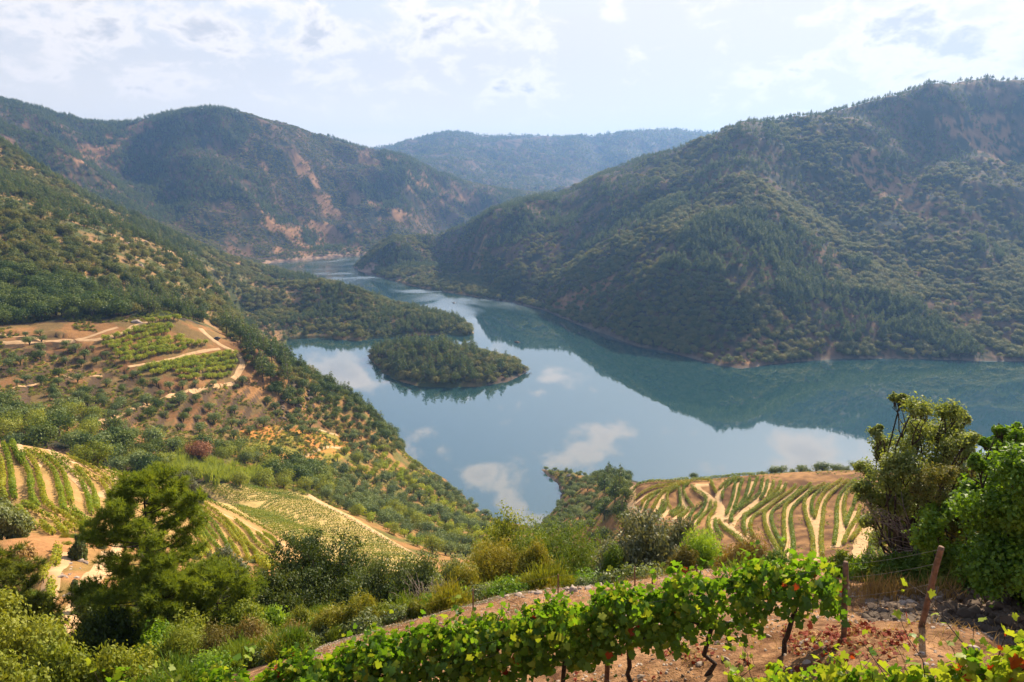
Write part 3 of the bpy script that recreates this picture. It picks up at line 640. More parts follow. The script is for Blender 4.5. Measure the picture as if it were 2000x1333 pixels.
rowsA = [[(220,360),(300,290),(450,260),(650,260),(850,235),(1100,225),(1300,195),(1480,185),(1680,190)], [(230,490),(330,400),(480,330),(700,300),(850,262),(1000,245),(1130,240)], [(320,560),(350,480),(450,410),(600,360),(750,305),(880,280)],
 [(360,610),(400,500),(480,420),(530,370)], [(440,600),(500,500),(550,420),(640,355),(760,320)], [(660,580),(625,480),(640,390),(740,340)], [(650,650),(770,560),(775,450),(765,340)], [(930,570),(860,470),(815,370),(840,310),(900,290)],
 [(910,320),(960,370),(1060,430),(1080,500),(1040,600),(940,710)], [(530,650),(600,590),(600,510)], [(500,660),(560,560),(570,490)], [(280,750),(360,660)], [(340,750),(440,680),(520,640)], [(360,780),(460,720),(560,670)], [(680,670),(830,570)],
 [(750,700),(880,580)], [(870,700),(940,600),(1040,520)], [(980,770),(1060,660),(1120,600),(1140,500)], [(1170,930),(1110,800),(1120,690),(1190,580),(1190,510)], [(1270,930),(1200,810),(1190,720)], [(1230,740),(1300,820),(1450,930),(1580,1050)],
 [(1140,260),(1180,360),(1210,400)], [(1240,350),(1300,290),(1400,225),(1480,205)], [(1275,470),(1290,370),(1380,270),(1440,225)], [(1320,660),(1370,540),(1410,400),(1430,280),(1500,235)], [(1410,590),(1460,450),(1490,320),(1520,245)],
 [(1470,560),(1550,430),(1590,300),(1600,230)], [(1380,740),(1400,640),(1550,540),(1700,420),(1740,310),(1750,235)], [(1385,640),(1500,540),(1600,440),(1650,330),(1690,225)]]
rowsB = [[(210,470),(270,370),(300,250)], [(300,440),(350,350),(365,265)], [(0,680),(150,580),(330,440),(420,350),(450,265)], [(40,900),(10,780),(40,680),(200,560),(400,430),(490,360),(510,295)], [(130,930),(90,820),(130,690),(270,600)],
 [(480,1190),(400,1050),(290,850),(255,690),(290,590),(420,480),(560,390),(630,315)], [(490,1060),(400,900),(340,720),(370,600),(500,510),(620,420),(700,335)], [(500,1010),(490,850),(490,650),(520,540),(650,420),(810,295)],
 [(570,1200),(600,1000),(570,750),(580,620),(650,520),(780,400),(830,335)], [(840,1160),(820,900),(750,680),(730,520),(770,420),(880,340),(970,295)], [(830,670),(815,540),(860,420),(960,350),(1030,305)], [(850,700),(900,520),(980,380),(1090,300),(1180,245)],
 [(940,1150),(930,900),(950,700),(970,540),(1040,420),(1150,320),(1250,255)], [(1080,1020),(1110,800),(1120,550),(1160,420),(1250,310),(1340,245)], [(1220,760),(1200,600),(1220,430),(1290,340),(1390,285)], [(1220,790),(1270,650),(1320,530),(1350,400),(1420,325)],
 [(1190,1010),(1250,860),(1350,700),(1390,560)], [(1280,960),(1370,850),(1420,760)], [(1560,1290),(1530,1100),(1520,950)], [(1660,1190),(1600,1030),(1570,900)]]
rowkey = lambda r_: sum(p_[0] for p_ in r_)/len(r_)
for i_, r_ in enumerate(sorted(rowsA, key=rowkey)): vine_row(cA(r_), ORD[i_]+' curving vine row from the river end of the headland vineyard', 'vine rows of the headland vineyard', dens=75, width=.9, height=1.4, leaf=.3)
for i_, r_ in enumerate(sorted(rowsB, key=lambda r_: -rowkey(r_))): vine_row(cBp(r_), ORD[i_]+' long winding vine row counted from the tall grey green tree', 'vine rows of the headland vineyard', dens=75, width=.9, height=1.4, leaf=.3)
rowsC = [[(10,280),(40,480),(20,620),(70,760)], [(40,130),(100,280),(140,500),(150,640),(180,750)], [(100,150),(230,260),(320,410),(360,560),(370,740),(430,840)], [(20,40),(150,110),(280,210)],
 [(290,230),(390,330),(440,460),(480,620),(520,780),(620,880),(740,940),(880,1060),(1030,1160),(1130,1290)], [(300,200),(450,280),(600,410),(660,560),(710,760),(740,890),(900,980),(1100,1110)], [(380,190),(540,270),(680,400),(760,560),(810,800)],
 [(520,260),(650,320),(800,430),(920,540),(1000,720),(1040,920)], [(600,230),(800,350)], [(720,250),(900,320),(1150,460)], [(880,420),(1000,540),(1080,700),(1110,880)], [(850,380),(1050,490),(1180,580),(1280,780)], [(1050,350),(1250,440),(1400,540),(1480,620)],
 [(1170,490),(1280,600),(1370,700),(1380,880)], [(1180,480),(1360,590)], [(1280,420),(1450,520),(1530,600)], [(270,820),(400,880),(560,960),(690,1010)], [(820,860),(960,980),(1120,1060)], [(200,870),(300,960),(400,1080)], [(740,1040),(850,1110)], [(480,1030),(600,1140)], [(650,1040),(740,1140)]]
for i_, r_ in enumerate(sorted(rowsC, key=rowkey)): vine_row(cC(r_), ORD[i_]+' vine row from the left edge on the bare slope behind the tall pine', 'vine rows on the bare slope', leaf=.24, dens=110, width=.7, height=1.15)
for q in ([(115,1075),(108,1110)], [(92,1115),(85,1140)], [(103,1145),(96,1190)], [(92,1205),(94,1225)]):
    vine_row(q, 'short leafy vine row beside the dirt road bend', 'short vine rows by the road', leaf=.2, dens=110, width=.6, height=1.0)
rowsD = [[(260,240),(480,380),(620,480),(740,600)], [(480,330),(740,490),(900,600),(1100,760),(1200,900),(1330,1060),(1560,1260)], [(740,500),(820,600),(960,720),(1060,880),(1150,1040)], [(800,470),(1000,600),(1160,760),(1290,940),(1440,1080),(1600,1200)],
 [(1130,900),(1240,1080)], [(1200,680),(1340,800),(1450,950),(1660,1090)], [(1440,830),(1560,940),(1640,1030)], [(1520,830),(1690,990)], [(800,420),(1100,550),(1400,700),(1700,870),(1870,920)], [(830,770),(920,900),(1050,1040)], [(790,850),(930,1030)],
 [(680,1000),(810,1110)], [(770,1000),(890,1080)], [(1100,680),(1280,860),(1400,1020),(1620,1150)], [(620,520),(760,700),(860,900)], [(500,400),(700,530),(850,700),(1000,900)]]
for i_, r_ in enumerate(sorted(rowsD, key=lambda r_: -rowkey(r_))): vine_row(cD(r_), ORD[i_]+' vine row from the flat field, running down beside the dirt road', 'vine rows beside the dirt road', leaf=.24, dens=100, width=.7, height=1.15)
x, y, z, u, v, wd, r = None, None, None, None, None, None, None
# flat field
def interp_poly(P, t):
    P = np.array(P, float); L_ = np.r_[0, np.cumsum(np.linalg.norm(np.diff(P, axis=0), axis=1))]; return (np.interp(t*L_[-1], L_, P[:, 0]), np.interp(t*L_[-1], L_, P[:, 1]))
LE = [(392,948),(430,975),(570,1060),(640,1150)]; RE = [(520,952),(570,962),(680,1012),(830,1098),(845,1135)]
for k in range(46):
    t_ = k/45; a_, b_ = interp_poly(LE, t_), interp_poly(RE, t_)
    vine_row([a_, ((a_[0]+b_[0])/2, (a_[1]+b_[1])/2-1), b_], ORD[k]+' low vine row of the dense flat field, counted from the reeds', 'vine rows of the flat field', 'field', .75, .95, .32, 22, .16)

# ------------------------------------------------------------------ plant prototypes
def proto_round(seed, w, h, ncl, per, leaf, mat, trunk=.25, squash=.85, bark='bark', cr=.34):
    rnd = np.random.RandomState(seed); g = Geo()
    d = unit(rnd.normal(size=(ncl, 3))); d[:, 2] = np.abs(d[:, 2])*1.0-.25
    c = d*np.array([w*.5, w*.5, h*.5*(1-trunk)])*(.35+.45*rnd.rand(ncl))[:, None]; c[:, 2] += h*(trunk+(1-trunk)*.48)
    rad = w*cr*(.55+.6*rnd.rand(ncl)); clumps(g, c, rad, per, leaf, rnd, 0, squash)
    tube(g, [(0, 0, -.5), (w*.03, 0, h*.2), (0, w*.03, h*.5)], [w*.05, w*.04, w*.02], 5, 1)
    for k in range(0, ncl, 2): tube(g, [(0, 0, h*.18), c[k]*.6+np.array([0, 0, h*.1]), c[k]], [w*.028, w*.018, w*.008], 4, 1)
    return g.mesh('tree', [mat, M[bark]])
def proto_pine(seed, w, h, lay, per, leaf, mat, trunk=.3):
    rnd = np.random.RandomState(seed); g = Geo(); C_ = []; Rd = []
    for k in range(lay):
        f = (k+.5)/lay; z = h*(trunk+(1-trunk)*f); rr = w*.5*(1-f)**.6*(.8+.3*rnd.rand()); nn = max(1, int(4*(1-f)+1.5)); a0 = rnd.rand()*6
        for q in range(nn):
            a_ = a0+q*2*math.pi/nn+rnd.rand()*.7; C_.append((math.cos(a_)*rr*.6, math.sin(a_)*rr*.6, z+rnd.rand()*.05*h)); Rd.append(max(rr*.55, w*.12)*(.7+.5*rnd.rand()))
    clumps(g, C_, Rd, per, leaf, rnd, 0, .6)
    tube(g, [(0, 0, -.5), (0, 0, h*.5), (0, 0, h*.95)], [w*.045, w*.03, w*.01], 5, 1)
    for k in range(0, len(C_), 2): tube(g, [(0, 0, C_[k][2]-.04*h), C_[k]], [w*.02, w*.008], 3, 1)
    return g.mesh('pine_tree', [mat, M['bark']])
far_pine = [proto_pine(100+k, 5.0+k*.6, 9+k*1.2, 5, 5.0, 1.1, M['pine']) for k in range(3)]
far_oak = [proto_round(110+k, 6.5, 5.2+k*.5, 7, 5.0, 1.1, M['wood_far'], .1) for k in range(3)]
mid_pine = [proto_pine(120+k, 7, 12+k, 7, 12, .75, M['pine'], .35) for k in range(3)]
mid_oak = [proto_round(130+k, 8.5, 7.2, 13, 12, .75, M['wood_far'], .1) for k in range(4)]
dark_oak = [proto_round(140+k, 7, 6.2, 14, 24, .5, M['oak'], .12) for k in range(4)]
olive = [proto_round(150+k, 7.0, 5.2, 11, 26, .5, M['olive'], .28, .8, 'bark_dark', .27) for k in range(4)]
citrus = [proto_round(160+k, 4.6, 4.2, 8, 34, .46, M['citrus'], .12) for k in range(3)]
brightt = [proto_round(170+k, 6.5, 5.5, 14, 34, .42, M['bright'], .08) for k in range(3)]
shrub = [proto_round(180+k, 2.6, 1.5, 6, 40, .34, M['wood_far'], .02) for k in range(3)]
shrub_y = [proto_round(184+k, 2.2, 1.2, 6, 40, .30, M['citrus'], .02) for k in range(2)]

# ------------------------------------------------------------------ mass planting (geometry nodes) and single copies
def scatter_stuff(name, label, cat, pts, sc_, protos, rot=None):
    n_ = len(pts)
    if n_ == 0: return
    me = bpy.data.meshes.new(name); me.vertices.add(n_); me.vertices.foreach_set('co', np.asarray(pts, np.float32).ravel())
    for an, ar in (('sc', sc_), ('rz', rs.rand(n_)*6.28)):
        a_ = me.attributes.new(an, 'FLOAT', 'POINT'); a_.data.foreach_set('value', np.asarray(ar, np.float32))
    a_ = me.attributes.new('pick', 'INT', 'POINT'); a_.data.foreach_set('value', rs.randint(0, len(protos), n_).astype(np.int32))
    ng = bpy.data.node_groups.new(name+'_nodes', 'GeometryNodeTree')
    ng.interface.new_socket('Geometry', in_out='INPUT', socket_type='NodeSocketGeometry'); ng.interface.new_socket('Geometry', in_out='OUTPUT', socket_type='NodeSocketGeometry')
    gi = ng.nodes.new('NodeGroupInput'); go = ng.nodes.new('NodeGroupOutput'); ip = ng.nodes.new('GeometryNodeInstanceOnPoints'); jn = ng.nodes.new('GeometryNodeGeometryToInstance')
    for me_p in protos:
        po = PROTO.get(me_p.name) or bpy.data.objects.new('source_'+me_p.name, me_p); PROTO[me_p.name] = po
        oi = ng.nodes.new('GeometryNodeObjectInfo'); oi.inputs['Object'].default_value = po
        ng.links.new(oi.outputs['Geometry'], jn.inputs[0])
    ng.links.new(gi.outputs[0], ip.inputs['Points']); ng.links.new(jn.outputs[0], ip.inputs['Instance']); ip.inputs['Pick Instance'].default_value = True
    def attr(nm, ty):
        q_ = ng.nodes.new('GeometryNodeInputNamedAttribute'); q_.data_type = ty; q_.inputs['Name'].default_value = nm; return q_.outputs['Attribute']
    ng.links.new(attr('pick', 'INT'), ip.inputs['Instance Index'])
    cx_ = ng.nodes.new('ShaderNodeCombineXYZ'); ng.links.new(attr('rz', 'FLOAT'), cx_.inputs[2]); ng.links.new(cx_.outputs[0], ip.inputs['Rotation'])
    ng.links.new(attr('sc', 'FLOAT'), ip.inputs['Scale']); ng.links.new(ip.outputs[0], go.inputs[0])
    o_ = link(name, me); md = o_.modifiers.new('plants', 'NODES'); md.node_group = ng
    tag(o_, label, cat, kind='stuff')
PROTO = {}
def sample(n_, r0, r1, u0=-60, u1=2060, pw=1.0):
    """points on the land in the view's wedge, even per area"""
    r = np.sqrt(rs.rand(n_)*(r1*r1-r0*r0)+r0*r0); th = np.arctan((u0-1000)/F)+rs.rand(n_)*(np.arctan((u1-1000)/F)-np.arctan((u0-1000)/F))
    x, y = r*np.sin(th), r*np.cos(th); z = lookup(x, y); u, v = project(x, y, z); wd = lookup(x, y, WD)
    ok = (wd > 1.5) & (z > .5)
    return x[ok], y[ok], z[ok], u[ok], v[ok], wd[ok], r[ok]
# true visibility: distance at which a line of sight first meets the ground
TT = (Z-CH)/RR[:, None]; CM = np.maximum.accumulate(TT, axis=0)
def visible(x, y, z, slack=8.0):
    r = np.hypot(x, y); m_ = lookup(x, y, CM); return (z+slack-CH)/r >= m_
def P3(x, y, z, m_): return np.stack([x[m_], y[m_], z[m_]-.1], -1)

# F + D + E woods
x, y, z, u, v, wd, r = sample(42000, 3000, 5200); k = visible(x, y, z, 14)
k &= fbm(x/200, y/200, 3, 91) > .33
scatter_stuff('distant_woodland', 'hazy blue woodland covering the farthest hills', 'woodland', P3(x, y, z, k), (1.5+.9*rs.rand(k.sum())), far_oak+far_pine)
bare = BARE.astype(float); bar = lambda x, y: lookup(x, y, bare)
x, y, z, u, v, wd, r = sample(120000, 1450, 3200, -60, 1100); dn = fbm(x/70, y/70, 4, 93); b_ = bar(x, y)
k = visible(x, y, z, 12) & (rs.rand(len(x)) < np.clip((dn-.30)*5, .25, 1)*(1-.72*b_)) & (wd > 8) 
pin = fbm(x/240, y/240, 2, 95)+(z-150)/900 > .55
scatter_stuff('hill_pine_woodland', 'dark pines massed on the big hill behind the river bend', 'woodland', P3(x, y, z, k & pin), .7+.75*rs.rand((k & pin).sum()), far_pine)
scatter_stuff('hill_oak_scrub', 'round oaks and scrub on the big hill behind the river bend', 'scrub', P3(x, y, z, k & ~pin), .45+.7*rs.rand((k & ~pin).sum())**1.3, far_oak)
x, y, z, u, v, wd, r = [np.concatenate(q_) for q_ in zip(sample(42000, 690, 2000, 660, 2080), sample(26000, 690, 1200, 900, 2080))]; dn = fbm(x/50, y/50, 4, 97); b_ = bar(x, y)
k = visible(x, y, z, 12) & (rs.rand(len(x)) < np.clip((dn-.40)*6, .16, 1)*(1-.7*b_)) & (wd > 3)
pin = fbm(x/150, y/150, 2, 99)+(z-120)/700 > .55
scatter_stuff('slope_pine_woodland', 'blue green pines massed across the wide slope opposite', 'woodland', P3(x, y, z, k & pin), (.6+.65*rs.rand((k & pin).sum()))*np.where(r[k & pin] > 1450, .68, 1), mid_pine)
scatter_stuff('slope_oak_scrub', 'round oak scrub dotted over the wide slope opposite', 'scrub', P3(x, y, z, k & ~pin), .45+.75*rs.rand((k & ~pin).sum())**1.3, mid_oak)
x, y, z, u, v, wd, r = sample(9000, 690, 1500, 660, 2080); k = visible(x, y, z, 4) & (wd > 4)
scatter_stuff('slope_bushes', 'low bushes between the trees of the wide slope opposite', 'bushes', P3(x, y, z, k), .7+.9*rs.rand(k.sum()), shrub)

def place_words(P, S_):
    P = np.asarray(P, float); u_, v_ = project(P[:, 0], P[:, 1], P[:, 2]); out = []
    qu = np.quantile(u_, [1/7, 2/7, 3/7, 4/7, 5/7, 6/7]); qv = np.quantile(v_, [1/6, 2/6, 3/6, 4/6, 5/6]); qs = np.quantile(S_, [.33, .67])
    for a_, b_, c_ in zip(u_, v_, S_):
        out.append((('small', 'middling', 'large')[int((c_ > qs).sum())], ('far left', 'left', 'centre left', 'centre', 'centre right', 'right', 'far right')[int((a_ > qu).sum())]+' of the '+('top', 'upper', 'upper middle', 'lower middle', 'lower', 'bottom')[int((b_ > qv).sum())]+' part'))
    return out
def put_many(meshes, name, label, cat, group, P, S_, cap=300, extra=None):
    P = np.asarray(P)
    if not len(P): return
    r = np.hypot(P[:, 0], P[:, 1]); key = np.argsort(-(np.asarray(S_)/r)); kc = key[:cap]; pw = dict(zip(kc, place_words(P[kc], np.asarray(S_)[kc])))
    for i_ in key[:cap]:
        tag(link(name, meshes[rs.randint(len(meshes))], P[i_], rs.rand()*6.28, float(S_[i_])), pw[i_][0]+' '+label+', '+pw[i_][1], cat, group)
    rest = key[cap:]
    if len(rest) and extra: scatter_stuff(extra[0], extra[1], extra[2], P[rest], np.asarray(S_)[rest], meshes)
# C hillside
x, y, z, u, v, wd, r = sample(23000, 470, 1350, -60, 960); dn = fbm(x/45, y/45, 4, 101)
okC = visible(x, y, z, 8) & (wd > 3) & ~inpoly(u, v, [(-60,640),(220,620),(330,612),(450,650),(560,720),(560,760),(-60,760)])
woodW = okC & inpoly(u, v, [(-80,500),(60,545),(150,560),(230,600),(255,625),(200,655),(-80,668)]) & (r < 600)
hillm = okC & ~woodW & (rs.rand(len(x)) < np.clip((dn-.36)*6, .2, 1))
pin = hillm & (fbm(x/120, y/120, 2, 103) > .56) & (rs.rand(len(x)) < .8)
put_many(mid_pine, 'pine_tree', 'pine on the middle hillside', 'pine tree', 'pines of the middle hillside', P3(x, y, z, pin), .5+.55*rs.rand(pin.sum()), 120,
         ('hillside_pines', 'pines farther up the hillside sloping to the river arm', 'woodland'))
oh = hillm & ~pin
put_many(mid_oak, 'oak_tree', 'round oak on the middle hillside', 'oak tree', 'oaks of the middle hillside', P3(x, y, z, oh), .35+.85*rs.rand(oh.sum())**1.6, 120,
         ('hillside_oaks', 'round oaks farther up the hillside sloping to the river arm', 'woodland'))
kk = np.nonzero(woodW)[0]; kk = kk[rs.rand(len(kk)) < .45]
put_many(dark_oak, 'holm_oak', 'dark bushy oak in the thick wood', 'oak tree', 'oaks of the thick wood', np.stack([x[kk], y[kk], z[kk]-.2], -1), 1.1+1.0*rs.rand(len(kk)), 120, ('dark_wood', 'dark oaks deeper in the thick wood above the olive terraces', 'woodland'))
x, y, z, u, v, wd, r = sample(12000, 470, 1250, -60, 960); k = visible(x, y, z, 3) & (wd > 3) & ~inpoly(u, v, [(-60,640),(220,620),(330,612),(450,650),(560,720),(-60,760)])
scatter_stuff('hillside_bushes', 'low bushes between the trees of the middle hillside', 'bushes', P3(x, y, z, k), .7+.9*rs.rand(k.sum()), shrub)
# island
xi, yi = ISL[:, 0], ISL[:, 1]; X1 = rs.uniform(xi.min(), xi.max(), 2600); Y1 = rs.uniform(yi.min(), yi.max(), 2600)
ok = inpoly(X1, Y1, ISL) & (pdist(X1, Y1, ISL) > 2.5); X1, Y1 = X1[ok], Y1[ok]; sel = []
for a_, b_ in zip(X1, Y1):
    if all((a_-c_)**2+(b_-d_)**2 > 34 for c_, d_ in sel): sel.append((a_, b_))
sel = np.array(sel); zi = lookup(sel[:, 0], sel[:, 1]); ui, vi = project(sel[:, 0], sel[:, 1], zi)
isp = (rs.rand(len(sel)) < np.where(ui < 930, .55, .12)) & (pdist(sel[:, 0], sel[:, 1], ISL) > 6)
put_many(mid_pine, 'pine_tree', 'pine on the island', 'pine tree', 'pines of the island', np.c_[sel, zi-.2][isp], 1.0+.5*rs.rand(isp.sum()))
put_many(mid_oak, 'holm_oak', 'bushy oak on the island', 'oak tree', 'oaks of the island', np.c_[sel, zi-.3][~isp], .5+.75*rs.rand((~isp).sum()))

# B spur: olives on terraces, scattered darker trees, orchard rows
def poisson(x, y, dmin):
    cell = {}; out = []
    for i_, (a_, b_) in enumerate(zip(x, y)):
        c = (int(a_//dmin), int(b_//dmin)); ok_ = True
        for dx in (-1, 0, 1):
            for dy in (-1, 0, 1):
                for j_ in cell.get((c[0]+dx, c[1]+dy), ()):
                    if (x[j_]-a_)**2+(y[j_]-b_)**2 < dmin*dmin: ok_ = False
        if ok_: cell.setdefault(c, []).append(i_); out.append(i_)
    return np.array(out, int)
x, y, z, u, v, wd, r = sample(9000, 290, 480, -60, 760)
k = np.nonzero(inpoly(u, v, polyB) & visible(x, y, z, 3))[0]; k = k[poisson(x[k], y[k], 6.4)]; k = k[rs.rand(len(k)) < np.clip((fbm(x[k]/18, y[k]/18, 2, 117)-.2)*2.2, .25, 1)]
dk = rs.rand(len(k)) < .2
put_many(olive, 'olive_tree', 'olive tree on the brown terraces', 'olive tree', 'olive trees on the brown terraces', np.stack([x[k], y[k], z[k]], -1)[~dk], .5+.65*rs.rand((~dk).sum()), 130, ('terrace_olives', 'smaller olives scattered over the brown terraces', 'olive grove'))
put_many(dark_oak, 'oak_tree', 'dark oak among the terrace olives', 'oak tree', 'oaks among the olive terraces', np.stack([x[k], y[k], z[k]], -1)[dk], .6+.4*rs.rand(dk.sum()), 80)
rowsE = [([(680,200),(860,180),(1050,165)], 2.2), ([(550,300),(720,280),(960,255)], 3), ([(560,330),(780,310),(960,290)], 3), ([(130,420),(290,385),(460,335)], 3), ([(170,490),(380,440),(700,370),(960,340)], 3.2), ([(250,530),(500,480),(800,440),(1100,400)], 3.6),
 ([(300,580),(600,520),(900,480),(1200,440)], 3.4), ([(340,620),(700,560),(1100,500),(1400,470)], 2.8), ([(400,680),(700,620),(900,570),(1150,530)], 2.8), ([(650,780),(1100,690),(1400,640),(1750,590)], 2.4), ([(600,790),(1150,710),(1760,620)], 2.6),
 ([(750,840),(1200,750),(1760,690)], 2.4), ([(1080,840),(1450,800),(1760,750)], 2.6), ([(1060,905),(1400,880),(1690,845)], 2.3)]
cp = []
for L_, sp in rowsE:
    Pw = world_line(cE(L_), sp)
    if Pw is None: continue
    d_ = np.r_[0, np.cumsum(np.linalg.norm(np.diff(Pw, axis=0), axis=1))]; s_ = np.arange(0, d_[-1], sp)
    cp += [(np.interp(q_, d_, Pw[:, 0])+rs.normal()*.25, np.interp(q_, d_, Pw[:, 1])+rs.normal()*.25) for q_ in s_ if rs.rand() > .06]
cp = np.array(cp)[:300]; put_many(citrus, 'fruit_tree', 'yellow green fruit tree in the planted rows', 'fruit tree', 'fruit trees in rows', np.c_[cp, lookup(cp[:, 0], cp[:, 1])], .8+.3*rs.rand(len(cp)))
# trees at the spur point and along the steep left bank
x, y, z, u, v, wd, r = sample(14000, 300, 520, 380, 860)
bankp = [(400,620),(470,650),(510,672),(560,700),(620,735),(700,765),(760,830),(790,880),(760,890),(690,860),(640,840),(590,800),(530,770),(490,720),(470,680)]
k = np.nonzero(inpoly(u, v, bankp) & (wd > 2) & visible(x, y, z, 6))[0]; k = k[poisson(x[k], y[k], 4.2)]
dk = (fbm(x[k]/30, y[k]/30, 2, 107) > .5)
pk = (u[k] < 570) & (v[k] < 760) & (rs.rand(len(k)) < .4)
Pk = np.stack([x[k], y[k], z[k]-.2], -1)
put_many(mid_pine, 'pine_tree', 'pine at the spur point', 'pine tree', 'pines of the spur point', Pk[pk], 1.0+.5*rs.rand(pk.sum()), 60)
put_many(dark_oak, 'oak_tree', 'dark oak on the steep river bank', 'oak tree', 'dark oaks of the river bank', Pk[dk & ~pk], .5+.75*rs.rand((dk & ~pk).sum())**1.4, 90, ('bank_scrub', 'dark oaks farther along the steep river bank', 'scrub'))
put_many(mid_oak, 'bush', 'light round bush on the steep river bank', 'bush', 'light bushes of the river bank', Pk[~dk & ~pk], .4+.35*rs.rand((~dk & ~pk).sum()), 150)
# lower grove: olives and bright bushes towards the water
x, y, z, u, v, wd, r = sample(16000, 190, 470, 420, 1060)
grp = [(560,830),(660,850),(740,860),(790,900),(850,935),(900,975),(975,1025),(1000,1050),(960,1080),(900,1090),(840,1080),(740,1030),(650,985),(600,950),(620,900),(500,880),(440,850)]
k = np.nonzero(inpoly(u, v, grp) & (wd > 2) & visible(x, y, z, 4))[0]
org_ = inpoly(u, v, [(450,845),(560,828),(660,850),(690,880),(640,905),(540,900),(470,870)])
kd = k[~org_[k]]; kd = kd[poisson(x[kd], y[kd], 4.9)]; dn = fbm(x[kd]/35, y[kd]/35, 2, 109)
isb = dn > .58
put_many(olive, 'olive_tree', 'silvery olive in the lower grove', 'olive tree', 'olive trees of the lower grove', np.stack([x[kd], y[kd], z[kd]-.1], -1)[~isb], .7+.4*rs.rand((~isb).sum()), 120, ('olive_grove', 'farther olives of the lower grove', 'olive grove'))
put_many(citrus+brightt[:1], 'leafy_tree', 'bright bushy tree in the lower grove', 'fruit tree', 'bright trees of the lower grove', np.stack([x[kd], y[kd], z[kd]-.1], -1)[isb], .8+.4*rs.rand(isb.sum()), 120)
ko = k[org_[k]]; ko = ko[poisson(x[ko], y[ko], 3.2)]
put_many(shrub_y+shrub, 'shrub', 'low shrub on the orange slope', 'shrub', 'shrubs on the orange slope', np.stack([x[ko], y[ko], z[ko]-.1], -1), .6+.5*rs.rand(len(ko)), 160)
# ground scrub in the middle distance
x, y, z, u, v, wd, r = sample(70000, 250, 520, -60, 1240); q = fbm(x/16, y/16, 3, 111)
k = visible(x, y, z, 2) & (wd > 2) & (q > .47) & (~inpoly(u, v, polyB) | (rs.rand(len(x)) < .6)) & ~inpoly(u, v, fieldp) & ~inpoly(u, v, cE([(0,200),(1900,120),(1850,950),(900,950),(300,700)])) & ~((r < 262) & (u > 1200))
scatter_stuff('low_scrub', 'low scrub dotted over the brown soil of the spur and groves', 'scrub', P3(x, y, z, k), .22+.75*rs.rand(k.sum())**1.6, shrub+shrub_y)
x, y, z, u, v, wd, r = sample(12000, 130, 256, 1400, 1760); q = fbm(x/7, y/7, 3, 113)
k = (q > .52) & (rs.rand(len(x)) < .4)
scatter_stuff('bank_plants', 'low yellow green weeds and stray vines on the red banks of the headland vineyard', 'weeds', P3(x, y, z, k), .12+.16*rs.rand(k.sum()), shrub_y+shrub[:1])
# headland point
x, y, z, u, v, wd, r = sample(9000, 200, 450, 1000, 1300)
k = np.nonzero(inpoly(u, v, [(1060,915),(1150,925),(1230,935),(1225,960),(1230,1010),(1240,1060),(1180,1100),(1040,1090),(1050,1030),(1090,985),(1098,950)]) & (wd > 1.5) & visible(x, y, z, 4))[0]; k = k[poisson(x[k], y[k], 5.4)]
far_ = u[k] < 1165
put_many(olive, 'olive_tree', 'olive tree on the headland point', 'olive tree', 'olive trees of the headland point', np.stack([x[k], y[k], z[k]-.1], -1)[far_], .5+.3*rs.rand(far_.sum()), 60, ('headland_olives', 'olives farther out on the headland point', 'olive grove'))
put_many(dark_oak+mid_pine[:1], 'leafy_tree', 'dark tree beside the headland vineyard', 'tree', 'dark trees beside the headland vineyard', np.stack([x[k], y[k], z[k]-.1], -1)[~far_], .6+.4*rs.rand((~far_).sum()), 70, ('headland_trees', 'smaller dark trees beside the headland vineyard', 'trees'))
for i_ in range(20):
    a_ = at(1478+i_*11+rs.rand()*9, 249+rs.rand()*6, 925); 
    tag(link('olive_tree', olive[i_ % 4], (a_[0], a_[1], a_[2]-.1), rs.rand()*6, .45+.4*rs.rand()), ORD[i_]+' olive tree from the river end of the crest behind the headland vines', 'olive tree', 'olive trees on the vineyard crest')
a_ = at(1356, 244, 935); tag(link('oak_tree', dark_oak[0], a_, 1, .5), 'lone round bush on the vineyard crest against the water', 'bush')
# valley trees behind the near vineyards
x, y, z, u, v, wd, r = sample(9000, 185, 345, -60, 700)
vp = [(-60,800),(60,800),(140,800),(250,850),(350,868),(480,872),(560,895),(640,925),(640,960),(540,948),(440,940),(380,935),(330,930),(250,925),(100,880),(-60,860)]
k = np.nonzero(inpoly(u, v-8, vp) & (visible(x, y, z, 7)))[0]; k = k[poisson(x[k], y[k], 7.0)]
kind = rs.rand(len(k)); Pk = np.stack([x[k], y[k], z[k]-.3], -1); reedz = inpoly(u[k], v[k], [(315,905),(400,900),(520,915),(530,950),(380,942),(330,930)])
A_ = (kind < .38) & ~reedz; B_ = (kind >= .38) & (kind < .8) & ~reedz; C2 = (kind >= .8) & ~reedz
put_many(dark_oak, 'leafy_tree', 'dark leafy tree in the hollow', 'oak tree', 'dark oaks of the hollow', Pk[A_], 1.1+.7*rs.rand(A_.sum()), 150)
put_many(brightt, 'leafy_tree', 'pale green tree in the hollow', 'tree', 'pale trees of the hollow', Pk[B_], 1.0+.6*rs.rand(B_.sum()), 80)
put_many(olive, 'olive_tree', 'grey olive tree in the hollow', 'olive tree', 'olives of the hollow', Pk[C2], 1.1+.6*rs.rand(C2.sum()), 60)
rp = proto_round(300, 9, 8.6, 22, 34, .42, M['russet'], .1)
a_ = hit(390, 905) or at(390, 300); tag(link('russet_tree', rp, (a_[0], a_[1], a_[2]-.3), 0, 1.25*math.hypot(a_[0], a_[1])/300), 'rust brown round tree, the only one of its colour in the valley', 'tree')
